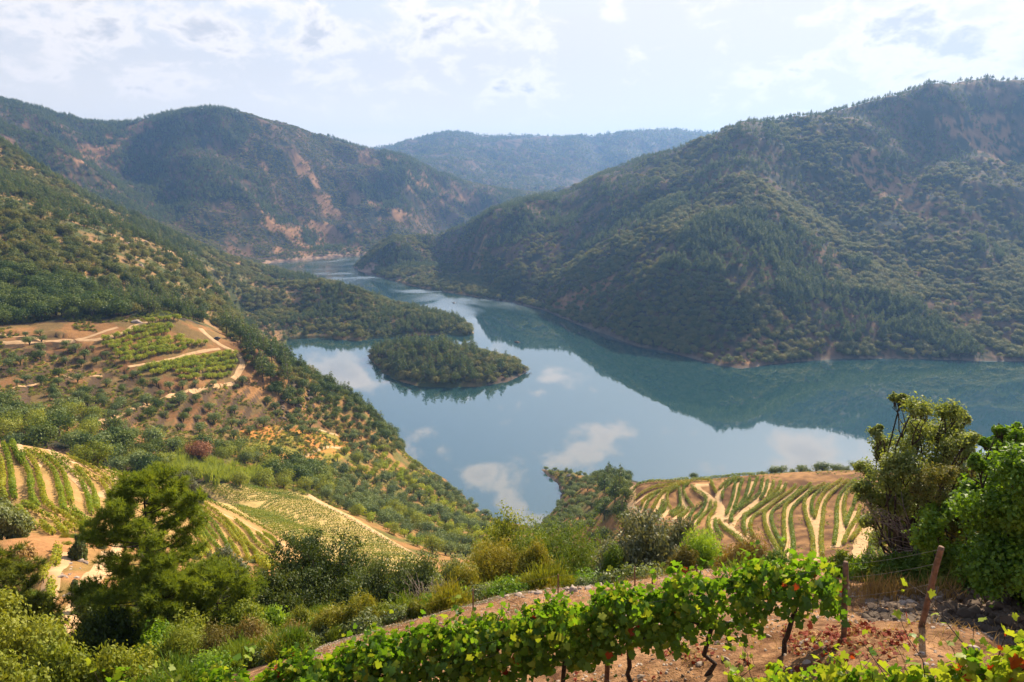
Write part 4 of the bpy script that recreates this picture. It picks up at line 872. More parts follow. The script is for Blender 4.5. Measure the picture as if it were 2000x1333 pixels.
for (px_, py_, s_, lb) in [(445,895,1.3,'large bright green bush just right of the rust brown tree'), (190,912,1.05,'bright yellow green tree left of the hollow, touching the vineyard edge'), (285,925,1.05,'olive yellow round tree directly above the tall pine'), (480,900,1.0,'bright green bush above the reed bed')]:
    a_ = hit(px_, py_) or at(px_, 260); tag(link('leafy_tree', brightt[int(s_*10) % 3], (a_[0], a_[1], a_[2]-.3), 1, s_), lb, 'tree')
# reeds
def blades(g, P, hgt, wdt, rnd, mi=0, lean=.25):
    n_ = len(P); d = rnd.normal(size=(n_, 2))*lean; hh = np.broadcast_to(hgt, (n_,)); an = rnd.rand(n_)*3.14; ax = np.stack([np.cos(an), np.sin(an), np.zeros(n_)], -1)*np.broadcast_to(wdt, (n_,))[:, None]*.5
    mid_ = P+np.c_[d*.4*hh[:, None], hh*.55]; top = P+np.c_[d*hh[:, None], hh]
    V_ = np.stack([P-ax*.7, P+ax*.7, mid_+ax, mid_-ax, top], 1).reshape(-1, 3); b0 = np.arange(n_)*5
    g.add(V_, np.concatenate([np.stack([b0, b0+1, b0+2, b0+3], 1), np.stack([b0+3, b0+2, b0+4, b0+4], 1)]), mi)
x, y, z, u, v, wd, r = sample(60000, 190, 330, 280, 600); k = np.nonzero(inpoly(u, v, [(318,898),(400,900),(470,918),(525,922),(530,948),(430,948),(380,938),(340,930)]))[0]; k = k[poisson(x[k], y[k], 3.1)]
g = Geo(); hc = 1.8+3.8*rs.rand(len(k)); nb_ = 60; jx = rs.normal(size=(len(k), nb_, 2))*.62; px_ = (x[k][:, None]+jx[..., 0]).ravel(); py__ = (y[k][:, None]+jx[..., 1]).ravel()
blades(g, np.stack([px_, py__, lookup(px_, py__)], -1), np.repeat(hc, nb_)*(.7+.4*rs.rand(len(px_))), .26, rs, 0, .26)
tag(link('reed_bed', g.mesh('reed_bed', [M['reed']])), 'bright yellow green reeds along the upper edge of the flat field', 'reeds', kind='stuff')
#==NEAR==
# ------------------------------------------------------------------ near plants
def slant(px, py, r): th, t = azt(px, py); return r*math.sqrt(1+t*t)
def pt(px, py, r): th, t = azt(px, py); return np.array([r*math.sin(th), r*math.cos(th), CH+t*r])
def plant(name, label, cat, base, foliage, wood, group=None, rot=0, scale=1, leafname='foliage'):
    e = empty(name, base, rot); e.scale = (scale,)*3; tag(e, label, cat, group)
    f_ = bpy.data.objects.new(leafname, foliage); COL.objects.link(f_); f_.parent = e
    if wood is not None:
        w2 = bpy.data.objects.new('trunk', wood); COL.objects.link(w2); w2.parent = e
    return e
def limb(g, a, b_, r0, r1, rnd, k=5, bend=.12):
    a = np.asarray(a, float); b_ = np.asarray(b_, float); L_ = np.linalg.norm(b_-a)
    P = [a+(b_-a)*t_+rnd.normal(size=3)*L_*bend*math.sin(t_*math.pi)*.5 for t_ in np.linspace(0, 1, 5)]
    tube(g, P, np.linspace(r0, r1, 5), k); return P
def leafy(C_, Rd, base_h, n_leaf, leaf, mat, seed, shell=.35, asp=.55, squash=.9, trunk_r=.09, step=1, bark='bark_dark'):
    """crown of many leaves in clumps fed by limbs from the base; local coordinates"""
    rnd = np.random.RandomState(seed); g = Geo(); w_ = Geo(); C_ = np.asarray(C_, float); Rd = np.asarray(Rd, float); A_ = (Rd**2).sum()
    top = C_[:, 2].max(); hub = np.array([C_[:, 0].mean()*.4, C_[:, 1].mean()*.4, max(.25, C_[:, 2].min()*.45)])
    limb(w_, (0, 0, -.6), hub, trunk_r*1.5, trunk_r, rnd, 7)
    for ci, (c, r_) in enumerate(zip(C_, Rd)):
        if ci % step == 0: P = limb(w_, hub, c, trunk_r*.55, .012, rnd, 5, .14); par = c
        else: limb(w_, par*.8+hub*.2, c, .014, .006, rnd, 4, .2)
        k = max(5, int(n_leaf*r_*r_/A_/40)); tw = c+unit(rnd.normal(size=(k, 3)))*(r_*(shell+(1-shell)*rnd.rand(k)**.7))[:, None]*np.array([1, 1, squash])
        for q in tw[:max(4, k//5)]: tube(w_, [c*(.75 if step == 1 else .94)+hub*(.25 if step == 1 else .06), (c+q)/2+rnd.normal(size=3)*.04, q], [.011, .008, .003], 3)
        for q in tw:
            n_ = 40; d = unit(rnd.normal(size=(n_, 3))); sub = q+d*(rnd.rand(n_)**.5*min(r_*.8, .34))[:, None]
            leaves(g, sub, d*.5+(q-c)/r_*.6+rnd.normal(size=(n_, 3))*.6+np.array([0, 0, .35]), leaf*(.65+.6*rnd.rand(n_)), rnd, 0, asp)
    return g.mesh('foliage', [mat]), w_.mesh('trunk', [M[bark]], True)
def dome(w, h, n_, seed, low=.04):
    rnd = np.random.RandomState(seed); d = unit(rnd.normal(size=(n_, 3))); d[:, 2] = np.abs(d[:, 2])
    q = .45+.35*rnd.rand(n_); C_ = d*np.array([w*.5, w*.5, h*.72])*q[:, None]; C_[:, 2] += h*low
    return C_, w*(.13+.10*rnd.rand(n_))
def broomy(w, h, n_, mat, seed, ln=.22, wd=.028, wood=True):
    rnd = np.random.RandomState(seed); g = Geo(); ncl = 14; C_, Rd = dome(w, h*.85, ncl, seed, .1); P = []; 
    for c, r_ in zip(C_, Rd):
        k = n_//ncl; d = rnd.normal(size=(k, 3))*.5; P.append(c+d*r_*np.array([1.1, 1.1, 1.0]))
    P = np.concatenate(P); sc3 = np.array([w*.5/np.quantile(np.hypot(P[:, 0], P[:, 1]), .94)]*2+[max(.3, h-ln*.6)/np.quantile(P[:, 2], .985)]); P = P*sc3; C_ = C_*sc3*.9; P[:, 2] = np.maximum(P[:, 2], .03)
    out = unit(P-np.array([0, 0, -h*.4]))
    n2 = len(P); hh = ln*(.6+.8*rnd.rand(n2)); an = rnd.rand(n2)*3.14; ax = np.stack([np.cos(an), np.sin(an), np.zeros(n2)], -1)*wd*.5
    dv = unit(out*1.0+np.array([0, 0, .45])+rnd.normal(size=(n2, 3))*.35); A1 = P; B1 = P+dv*hh[:, None]*.6+rnd.normal(size=(n2, 3))*.02; T1 = P+dv*hh[:, None]
    V_ = np.stack([A1-ax*.6, A1+ax*.6, B1+ax, B1-ax, T1], 1).reshape(-1, 3); b0 = np.arange(n2)*5
    g.add(V_, np.concatenate([np.stack([b0, b0+1, b0+2, b0+3], 1), np.stack([b0+3, b0+2, b0+4, b0+4], 1)]))
    w_ = Geo()
    for c in C_: limb(w_, (0, 0, -.3), c, .035, .01, rnd, 4)
    return g.mesh('foliage', [mat]), w_.mesh('trunk', [M['bark']], True)
def pine_near(w, h, mat, seed, n_wh=13, per=5, low=.12, profile=None, tufts=1.0):
    rnd = np.random.RandomState(seed); g = Geo(); w_ = Geo(); 
    tr = [np.array([math.sin(t_*3+seed)*.12*h*.1, math.cos(t_*2.3)*.1*h*.1, t_*h-.5*(t_ == 0)]) for t_ in np.linspace(0, 1, 9)]
    tube(w_, tr, np.linspace(.17, .02, 9)*h/10, 8)
    tz = lambda f_: np.array([np.interp(f_, np.linspace(0, 1, 9), [p_[i_] for p_ in tr]) for i_ in range(3)])
    prof = profile or [(0, .85), (.3, 1.0), (.55, .8), (.8, .62), (.93, .34), (1, .12)]
    for k in range(n_wh):
        f_ = low+(1-low)*(k/(n_wh-1))**.9; a0 = rnd.rand()*6.28; L0_ = w*.5*np.interp(f_, [p_[0] for p_ in prof], [p_[1] for p_ in prof])
        for q in range(per):
            if rnd.rand() < .12 and f_ < .8: continue
            a_ = a0+q*6.283/per+rnd.normal()*.3; L_ = L0_*(.65+.5*rnd.rand()); rise = .25+.55*f_+rnd.normal()*.1
            o_ = tz(f_); dirh = np.array([math.cos(a_), math.sin(a_), 0]); pts = [o_+dirh*L_*s_+np.array([0, 0, L_*rise*(s_**1.6)*.8-.06*L_*math.sin(s_*3.1)]) for s_ in np.linspace(0, 1, 6)]
            tube(w_, pts, np.linspace(.045, .008, 6)*max(.5, L_/2.5), 4)
            nt_ = int((6+L_*11)*tufts)
            for _ in range(nt_):
                s_ = .42+.6*rnd.rand()**.8; c = o_+dirh*L_*s_+np.array([0, 0, L_*rise*(s_**1.6)*.8]); side = rnd.normal(size=3)*np.array([1, 1, .4])*(.10+.13*L_*.4); c = c+side+np.array([0, 0, .08])
                if rnd.rand() < .3: tube(w_, [c-side*.8, c], [.01, .005], 3)
                n_ = 26; d = unit(rnd.normal(size=(n_, 3))+dirh*.5+np.array([0, 0, .75])); ln = .24*(.7+.5*rnd.rand(n_))[:, None]; sd_ = unit(np.cross(d, rnd.normal(size=(n_, 3))))*.013
                V_ = np.stack([c-sd_+d*.01, c+sd_+d*.01, c+d*ln+sd_*.3, c+d*ln-sd_*.3], 1).reshape(-1, 3); g.add(V_, np.arange(4*n_).reshape(n_, 4))
    return g.mesh('needles', [mat]), w_.mesh('trunk', [M['bark_dark']], True)

def bush(px, r, vtop, wpx, kind, mat, label, cat='bush', name='bush', n=None, leaf=None, group=None, seed=None, py=1100, hmin=.5, ncl=None):
    b_ = at(px, r, py); zt = ztop(px, vtop, r); h = max(hmin, zt-b_[2]); w = wpx*slant(px, py, r)/F
    seed = seed if seed is not None else int(px*7+r*13) % 9973
    if kind == 'leafy':
        C_, Rd = dome(w, h, ncl or 20, seed); n = n or int(3600*(w*w+w*h)/10*3); fo, wo_ = leafy(C_, Rd, h, min(n, 30000), leaf or .105, M[mat], seed)
    elif kind == 'broom':
        C_, Rd = dome(w, h, ncl or 22, seed, .0); fo, wo_ = leafy(C_, Rd, h, n or int(min(34000, 4200*w*w+3600*h*w)), leaf or .15, M[mat], seed, .5, .17, trunk_r=.035)
    elif kind == 'pine': fo, wo_ = pine_near(w, h, M[mat], seed, tufts=1.3)
    if kind != 'pine':
        co = np.empty(len(fo.vertices)*3, np.float32); fo.vertices.foreach_get('co', co); co = co.reshape(-1, 3)
        fz = h/np.quantile(co[:, 2], .985); fx = w/2/np.quantile(np.hypot(co[:, 0], co[:, 1]), .93)
        for me_ in (fo, wo_):
            me_.transform(Matrix.Diagonal((fx, fx, fz, 1)))
    return plant(name, label, cat, b_, fo, wo_, group, leafname='needles' if kind == 'pine' else 'foliage')
# tall pine and its neighbours
b_ = at(278, 33, 1120); zt = ztop(285, 938, 33)
fo, wo_ = pine_near(5.6, zt-b_[2], M['pine_near'], 11, 15, 5, .16, [(0, .9), (.2, 1.15), (.34, 1.1), (.44, .6), (.55, .78), (.72, .8), (.86, .62), (.95, .4), (1, .15)], 2.3)
plant('pine_tree', 'tall dark pine with bare lower trunk standing in front of the bare vineyard slope', 'pine tree', b_, fo, wo_, leafname='needles').rotation_euler = (0, R(3.5), 0)
bush(425, 31, 1125, 150, 'pine', 'pine_near', 'short wide pine just right of the tall pine, under the grey green bush', 'pine tree', 'pine_tree', py=1180)
bush(330, 30, 1130, 120, 'pine', 'pine_near', 'small pine leaning against the foot of the tall pine', 'pine tree', 'pine_tree', py=1220)
bush(2, 33, 1090, 190, 'pine', 'pine_gold', 'yellowish pine cut off by the edge of the view beside the dirt road', 'pine tree', 'pine_tree', py=1200)
bush(610, 42, 1068, 200, 'leafy', 'oak_near', 'big dark holm oak bush at the lower corner of the flat field', 'bush', 'holm_oak', py=1150, ncl=30, leaf=.14, n=30000)
bush(540, 38, 1138, 110, 'leafy', 'oak_near', 'lower dark shoulder bush leaning on the big holm oak', py=1180, leaf=.14)
bush(428, 62, 1092, 85, 'leafy', 'pale', 'round grey green bush above the short wide pine', py=1110, leaf=.2)
bush(735, 33, 1108, 100, 'leafy', 'olive_near', 'olive green feathery bush right of the big holm oak', py=1150)
bush(815, 32, 1098, 105, 'leafy', 'olive_near', 'olive green bush with grey twigs right above the small yellow tuft', py=1150)
bush(880, 33, 1100, 80, 'leafy', 'olive_near', 'thin olive green bush behind the yellow broom', py=1150)
bush(985, 35, 1017, 125, 'leafy', 'bright', 'light yellow green tree with thin dark stems against the water', 'tree', 'leafy_tree', py=1100, ncl=18, n=12000)
bush(1050, 34, 1050, 60, 'leafy', 'bright', 'slim yellow green tree beside the light green tree', 'tree', 'leafy_tree', py=1100, n=6000)
bush(975, 29, 1082, 130, 'broom', 'broom', 'tall yellow broom below the light yellow green tree', 'broom', 'broom_bush', py=1150)
bush(905, 27, 1120, 75, 'broom', 'broom', 'golden broom at the edge of the stony strip', 'broom', 'broom_bush', py=1170)
bush(1105, 30, 1042, 190, 'broom', 'broom_green', 'big rounded green broom in the middle of the hedge', 'broom', 'broom_bush', py=1110, n=34000)
bush(1040, 28, 1075, 70, 'broom', 'broom', 'yellow broom against the big rounded green broom', 'broom', 'broom_bush', py=1150)
bush(1250, 29, 1024, 175, 'leafy', 'pale', 'large pale grey leaved bush with dark inside', py=1110, n=34000, leaf=.15, ncl=30)
bush(1325, 31, 1028, 80, 'leafy', 'pale', 'smaller pale grey bush behind the large pale one', py=1110)
bush(1372, 27, 1052, 85, 'broom', 'lush', 'bright fresh green broom right of the pale bush', 'broom', 'broom_bush', py=1120)
bush(1440, 25, 1062, 100, 'broom', 'broom_brown', 'brownish green broom in front of the headland vineyard', 'broom', 'broom_bush', py=1130)
bush(1330, 24, 1082, 60, 'broom', 'broom_brown', 'small brownish broom behind the wire fence', 'broom', 'broom_bush', py=1130)
bush(1505, 23, 1085, 60, 'broom', 'broom_green', 'low green broom under the winding vine rows', 'broom', 'broom_bush', py=1130)
bush(1190, 27, 1082, 60, 'broom', 'broom_green', 'dark green broom between the round broom and the pale bush', 'broom', 'broom_bush', py=1130)
for (px_, r_, vt, w__, mt, lb) in [(816,22,1178,34,'broom','small yellow tuft beside the bare twiggy bush'), (650,23,1192,75,'broom','golden green broom left of the stony strip'), (590,24,1200,60,'broom','golden broom at the foot of the dark holm oak'),
    (710,22.5,1176,60,'broom','yellow broom in front of the olive green bush'), (745,22,1200,40,'broom','low yellow tuft on the rim of the stony strip'), (490,25,1228,80,'broom_brown','brown gold broom left of the golden brooms'),
    (420,25,1245,90,'broom_brown','reddish brown broom above the first vine leaves'), (350,26,1250,90,'bright','yellow green bush left of the brown broom'), (560,22.5,1235,70,'broom_brown','tawny low broom behind the vine leaves')]:
    bush(px_, r_, vt, w__, 'broom', mt, lb, 'broom', 'broom_bush', py=1230)
for (px_, r_, vt, w__, kd, mt, lb, py_) in [(60,27,1225,150,'leafy','bright','wide yellow green bush in the lower corner of the view',1290), (-20,29,1180,110,'leafy','bright','yellow green bush under the yellowish pine',1250), (150,30,1248,90,'leafy','bright','green bush at the lower end of the dirt road',1290),
    (195,38,1165,75,'leafy','oak_near','dark oak bush on the shaded side of the dirt road',1220), (215,30,1210,80,'leafy','oak_near','dark bush between the road and the tall pine',1260), (300,28,1235,80,'leafy','lush','green bush at the foot of the tall pine',1280),
    (380,29,1205,90,'leafy','bright','pale green bush below the short wide pine',1250), (470,29,1190,90,'leafy','bright','light green bush left of the dark holm oak',1230), (110,24,1285,120,'leafy','bright','pale yellow bush along the lower rim of the view',1320),
    (20,23,1280,110,'leafy','bright','green bush in the extreme lower corner',1320), (240,24,1275,110,'leafy','bright','olive yellow bush under the tall pine trunk',1310), (540,30,1195,70,'leafy','lush','green bush squeezed between two dark oaks',1240),
    (75,36,1215,70,'leafy','bright','yellow green bush hugging the bend of the dirt road',1260), (30,33,1170,80,'leafy','bright','light bush right of the yellowish pine trunk',1230),(680,28,1150,90,'leafy','oak_near','dark bush under the olive green feathery bush',1200),
    (860,27,1140,70,'leafy','olive_near','twiggy olive green bush left of the golden broom',1180), (780,27,1150,70,'leafy','oak_near','dark low bush behind the small yellow tuft',1190),
    (148,56,1138,18,'leafy','pale','tiny grey bush on the stony bank above the road',1150), (10,85,985,52,'leafy','olive_near','dark round bush at the edge of the bare vineyard slope',1040), (150,74,1052,24,'leafy','olive_near','small grey bush below the curving vine rows',1070), (42,70,1075,44,'leafy','drygrass','golden dry bush beside the pale road',1095), (350,160,925,40,'leafy','pale','grey willow bush beside the reeds',950),(382,150,948,24,'leafy','pale','small grey bush at the top of the field',960)]:
    bush(px_, r_, vt, w__, kd, mt, lb, py=py_, leaf=.12 if r_ < 50 else .22)
# bare twiggy bush
g = Geo(); rnd = np.random.RandomState(5); b_ = at(838, 25, 1190)
for _ in range(40):
    d = unit(rnd.normal(size=3)*np.array([.5, .5, .2])+np.array([0, 0, .9])); e_ = d*(1.2+.9*rnd.rand()); P = limb(g, (0, 0, -.1), e_, .02, .005, rnd, 3, .3)
    for _k in range(3): limb(g, P[2+_k % 2], P[3]+rnd.normal(size=3)*.35, .008, .003, rnd, 3, .3)
tag(link('bare_bush', g.mesh('bare_bush', [M['deadwood']]), b_), 'leafless grey twiggy bush above the stony strip', 'bare bush')
# undergrowth fills the near slope
under = []
for k in range(3):
    C_, Rd = dome(1.8, 1.1, 9, 400+k); fo, _w = leafy(C_, Rd, 1, 2600, .10, M[['lush', 'bright', 'olive_near'][k]], 400+k, trunk_r=.03); fo.name = 'undergrowth_%d' % k; under.append(fo)
for k in range(2):
    fo, _w = broomy(1.6, 1.0, 3000, M[['broom', 'broom_green'][k]], 410+k, .2, .025); fo.name = 'low_broom_%d' % k; under.append(fo)
roadz = [(85,1280),(70,1180),(95,1090),(150,1080),(240,1080),(235,1140),(200,1190),(190,1240),(150,1280)]
x, y, z, u, v, wd, r = sample(5200, 20.5, 62, -80, 1500); k = ~inpoly(u, v, roadz) & ~((u < 560) & (v < 1110)) & ((r > 26) | (v < 3000))
edge_in = (r < 21.6) & (u > 600); k &= ~edge_in
scatter_stuff('undergrowth', 'dense mixed undergrowth covering the slope below the vines', 'undergrowth', P3(x, y, z, k), .45+.75*rs.rand(k.sum()), under+under[:3])
x, y, z, u, v, wd, r = sample(5200, 19, 62, 1500, 3400); k = (r > 21) | ((u > 1960) & (r > 15.5))
scatter_stuff('undergrowth', 'dense undergrowth on the slope behind the broad bright tree', 'undergrowth', P3(x, y, z, k), .5+.8*rs.rand(k.sum()), under)
x, y, z, u, v, wd, r = sample(8000, 60, 300, 1850, 3600); k = (fbm(x/14, y/14, 3, 131) > .42) & (u > 1850)
scatter_stuff('scrub', 'scrub on the slope hidden behind the tall trees', 'scrub', P3(x, y, z, k), .5+.9*rs.rand(k.sum()), shrub+shrub_y+dark_oak[:1])
x, y, z, u, v, wd, r = sample(900, 55, 120, 20, 560); k = (v > 1035) & (rs.rand(len(x)) < .25) & ~inpoly(u, v, roadz)
scatter_stuff('bank_tufts', 'dry tufts and low plants on the orange bank by the road', 'tufts', P3(x, y, z, k), .4+.5*rs.rand(k.sum()), under[1:3]+under[3:4])

# ------------------------------------------------------------------ trees on the right
def lobed(lobes, r, base_px, rdep, seed): 
    rnd = np.random.RandomState(seed); b_ = np.array(at(base_px[0], r, base_px[1])); C_ = []; Rd = []
    for (px_, py_, rp_) in lobes:
        rr = r+rnd.uniform(-rdep, rdep); c0 = pt(px_, py_, rr)-b_; r0_ = rp_*slant(px_, py_, rr)/F; C_.append(c0); Rd.append(r0_*.7)
        for _ in range(3): C_.append(c0+unit(rnd.normal(size=3))*r0_*rnd.uniform(.45, .85)); Rd.append(r0_*rnd.uniform(.35, .6))
    return b_, np.array(C_), np.array(Rd)
LIMB = .6
b_, C_, Rd = lobed([(1785,795,26),(1795,835,30),(1800,870,38),(1845,800,26),(1852,835,30),(1850,875,36),(1885,865,20),(1902,858,12),(1768,900,38),(1708,845,14),(1712,872,20),(1690,915,20),(1728,930,32),(1720,985,34),(1765,985,40),(1790,940,36),(1745,1040,36),
   (1835,915,34),(1760,780,12),(1875,815,14),(1700,1010,22),(1800,1000,36),(1770,1080,34),(1820,1060,36),(1745,960,36),(1690,955,22)], 16.5, (1775,1180), 1.0, 21)
fo, wo_ = leafy(C_, Rd, 6, 40000, .075, M['tall_tree'], 21, .15, .5, 1.0, .07, 4)
plant('holm_oak', 'tall grey green tree with several upright crowns reaching over the water', 'tree', b_, fo, wo_)
b_, C_, Rd = lobed([(1835,925,28),(1865,935,30),(1885,960,28),(1840,975,30),(1870,1000,32),(1820,1010,26),(1885,1040,30),(1850,1050,30),(1812,950,24)], 14.8, (1850,1170), .6, 22)
fo, wo_ = leafy(C_, Rd, 5, 13000, .075, M['reddish'], 22, .15, .3, 1.0, .04, 4)
plant('tall_shrub', 'tall reddish olive shrub in front of the tall grey green tree', 'shrub', b_, fo, wo_)
b_, C_, Rd = lobed([(1975,880,34),(1990,920,48),(1945,925,36),(1920,975,38),(1965,985,50),(2030,960,60),(1930,1030,44),(1985,1050,52),(1925,1090,34),(1950,1100,50),(2010,1120,55),(1965,855,18),(1995,850,16),(1932,868,12),(1908,905,14),(1885,955,13),(1950,840,9),(1925,1140,36),(1975,1165,40),(2040,1060,60),(2060,1160,60)], 13.2, (1970,1190), 1.0, 23)
fo, wo_ = leafy(C_, Rd, 5, 44000, .08, M['lush'], 23, .2, .6, 1.0, .05, 4)
plant('leafy_tree', 'broad bright green tree filling the edge of the view above the rubble', 'tree', b_, fo, wo_)
b_, C_, Rd = lobed([(1830,1005,24),(1810,1040,30),(1850,1080,30),(1870,1120,30)], 14.2, (1840,1170), .4, 24)
fo, wo_ = leafy(C_, Rd, 3, 6000, .08, M['lush'], 24, .3, .6, .9, .04, 4)
plant('bush', 'fresh green bush between the tall shrub and the leaning post', 'bush', b_, fo, wo_)
for (px_, r_, vt, w__, mt, lb) in [(1790,14.8,1085,90,'broom_green','feathery green broom left of the leaning post top'), (1735,15.2,1110,80,'broom_green','feathery green broom behind the wires'), (1845,14.3,1100,70,'broom_green','feathery green broom right of the leaning post'),
    (1690,15.6,1135,60,'lush','low bright broom just right of the upright end post'), (1885,13.8,1120,60,'broom_green','low feathery broom under the broad bright tree'), (1650,16,1140,50,'broom_green','low broom tuft behind the upright end post')]:
    bush(px_, r_, vt, w__, 'broom', mt, lb, 'broom', 'broom_bush', py=1170)
g = Geo(); rnd = np.random.RandomState(9); base = pt(1800, 1075, 15.2); b_ = np.array(at(1800, 15.2, 1180)); limb(g, (0, 0, -.1), base-b_, .05, .035, rnd, 6)
for (px_, py_) in [(1690,985),(1705,992),(1720,1000),(1745,1005),(1700,1005),(1680,998),(1760,960),(1740,1030),(1700,1040),(1715,1062),(1725,1085),(1690,1075)]:
    P = limb(g, base-b_, pt(px_, py_, 14.8+rnd.rand()*.5)-b_, .016, .004, rnd, 4, .25)
    for _k in range(4): limb(g, P[2+_k % 2], P[4]+rnd.normal(size=3)*.18, .006, .002, rnd, 3, .3)
tag(link('dead_tree', g.mesh('dead_tree', [M['deadwood']]), b_), 'dead grey branches sweeping sideways out of the tall tree', 'dead tree')

# ------------------------------------------------------------------ foreground vines
ang = np.array([-165, -140, -112, -88, -60, -30, 0, 30, 60, 88, 112, 140, 165])*math.pi/180
rad_ = np.array([.62, .80, .60, .92, .62, .74, 1.0, .74, .62, .92, .60, .80, .62])
def grape_leaves(g, P, Nn, size, rnd, mi):
    n_ = len(P); Nn = unit(Nn); down = np.array([0, 0, -1.0])+rnd.normal(size=(n_, 3))*.55; a = unit(down-(down*Nn).sum(1)[:, None]*Nn); b2 = np.cross(Nn, a)
    s_ = (size*.52*(.4+.85*rnd.rand(n_)))[:, None]; k = len(ang); cup = rnd.uniform(-.15, .65, size=(n_, 1, 1))
    R_ = rad_*(1+rnd.normal(size=(n_, k))*.07)
    Vp = P[:, None]+a[:, None]*(np.cos(ang)*R_*s_)[..., None]+b2[:, None]*(np.sin(ang)*R_*s_)[..., None]-Nn[:, None]*cup*((R_**2)*s_)[..., None]
    Vc = P[:, None]-a[:, None]*(s_*.25)[..., None]
    V_ = np.concatenate([Vc, Vp], 1).reshape(-1, 3); b0 = np.arange(n_)[:, None]*(k+1); j_ = np.arange(k-1)[None]
    Ft = np.stack([b0+0*j_, b0+1+j_, b0+2+j_], -1).reshape(-1, 3); g.add(V_, Ft, np.repeat(mi, k-1))
def grapevine(seed, L_, h0, h1, n_, wid=.5, reds=.03, yell=.12, leaf=.135, shoots=6):
    rnd = np.random.RandomState(seed); g = Geo(); w_ = Geo()
    # gnarled trunk with two cordon arms
    P = [np.array([rnd.normal()*.03, rnd.normal()*.03, z_]) for z_ in (-.15, .0, .15, .3, h0+.1)]; dx_ = rnd.normal(size=4)*.05; P[2][0] += dx_[0]; P[3][0] += dx_[0]+dx_[1]; P[2][1] += dx_[2]; P[4][0] += dx_[3]+dx_[0]
    tube(w_, P, [.045, .04, .033, .034, .03], 7)
    for sg in (-1, 1): limb(w_, P[-1], (sg*L_*.5, rnd.normal()*.03, h0+.22), .022, .010, rnd, 5, .1)
    n_c = n_; x_ = rnd.uniform(-.55, .55, n_c)*L_; zf = rnd.rand(n_c)**.85; z_ = h0+(h1-h0)*zf
    y_ = rnd.normal(size=n_c)*wid*.30*(1.1-.5*abs(zf-.45)); bump = 1+.12*np.sin(x_*7+seed); z_ = h0+(z_-h0)*bump
    Pl = [np.stack([x_, y_, z_], -1)]
    Nl = [np.stack([rnd.normal(size=n_c)*.5, np.sign(y_)*(.5+rnd.rand(n_c)), .35+rnd.normal(size=n_c)*.45], -1)]
    for k in range(shoots):
        a = np.array([rnd.uniform(-.5, .5)*L_, rnd.normal()*.08, h1-.15]); b2 = a+np.array([rnd.normal()*.22, rnd.normal()*.14, .22+.32*rnd.rand()]); limb(w_, a, b2, .005, .002, rnd, 3, .2)
        q = np.linspace(.1, 1, 8)[:, None]; Pl.append(a+(b2-a)*q+rnd.normal(size=(8, 3))*.045); Nl.append(rnd.normal(size=(8, 3))+np.array([0, 0, .5]))
    Pa = np.concatenate(Pl); Na = np.concatenate(Nl); q = rnd.rand(len(Pa)); topness = (Pa[:, 2]-h0)/(h1-h0)
    mi = np.where(q < reds, 2, np.where(q < reds+yell*(.3+topness), 1, 0))
    grape_leaves(g, Pa, Na, np.where(topness > 1.02, leaf*.7, leaf), rnd, mi)
    return g.mesh('foliage', [M['vine'], M['vine_y'], M['vine_r']]), w_.mesh('trunk', [M['bark_dark']], True)
row1 = [(1690,9.3,1235),(1648,9.2,1245),(1545,9.0,1272),(1465,8.8,1292),(1380,8.7,1312),(1300,8.6,1325),(1220,8.5,1340),(1000,8.2,1390),(800,8.0,1430),(600,7.9,1460),(400,7.8,1480),(200,7.8,1500),(0,7.9,1510)]
W1 = np.array([at(a[0], a[1], a[2])[:2] for a in row1]); D1 = np.r_[0, np.cumsum(np.linalg.norm(np.diff(W1, axis=0), axis=1))]
names1 = ['last vine of the front row, next to the upright end post', 'second vine from the upright end post in the front row', 'third vine from the upright end post in the front row', 'fourth vine from the upright end post in the front row',
 'fifth vine from the upright end post, above red fallen leaves', 'sixth vine from the upright end post in the front row', 'leafy vine just right of the reddish middle post', 'leafy vine around the reddish middle post', 'leafy vine just left of the reddish middle post', 'second vine left of the reddish middle post',
 'third vine left of the reddish middle post', 'fourth vine left of the reddish middle post', 'fifth vine left of the reddish middle post', 'sixth vine left of the reddish middle post', 'seventh vine left of the reddish middle post', 'lowest vine of the front row in the lower left part of the view']
s_ = 1.0; k = 0
while s_ < D1[-1]-.3 and k < 16:
    x_ = np.interp(s_, D1, W1[:, 0]); y_ = np.interp(s_, D1, W1[:, 1]); xa = np.interp(s_+.3, D1, W1[:, 0]); ya = np.interp(s_+.3, D1, W1[:, 1])
    L_ = 1.0; fo, wo_ = grapevine(500+k, L_*1.15, (.70 if k < 8 else .46), [1.18, 1.22, 1.16, 1.24][k % 4]+(.34 if k > 0 else .2), 1250 if k > 1 else 700, .62, .005, .22)
    plant('grapevine', names1[min(k, 15)]+' on dry soil', 'grapevine', (x_, y_, H(x_, y_)-.02), fo, wo_, 'vines of the front row', rot=math.atan2(ya-y_, xa-x_)); s_ += L_; k += 1
for k, (px_, r_, vt, rd_, lb) in enumerate([(1500,5.5,1300,.02,'small pale vine, the leftmost of the lowest row'), (1590,5.5,1290,.02,'yellow green vine second in the lowest row'), (1690,5.5,1266,.03,'fuller vine in the middle of the lowest row'), (1780,5.5,1283,.05,'vine in the lowest row in front of the leaning post'),
        (1890,5.5,1262,.05,'vine of the lowest row with orange leaves'), (1990,5.5,1240,.09,'red tinged vine at the lower right corner'), (2090,5.5,1235,.2,'last vine of the lowest row partly outside the view')]):
    b_ = at(px_, r_, 1333); hh = max(.5, ztop(px_, vt+34, r_)-b_[2]); fo, wo_ = grapevine(600+k, .66, hh*.6, hh, 340, .34, rd_, .6, .115, 5)
    plant('grapevine', lb, 'grapevine', (b_[0], b_[1], b_[2]-.02), fo, wo_, 'vines of the lowest row', rot=-.12)

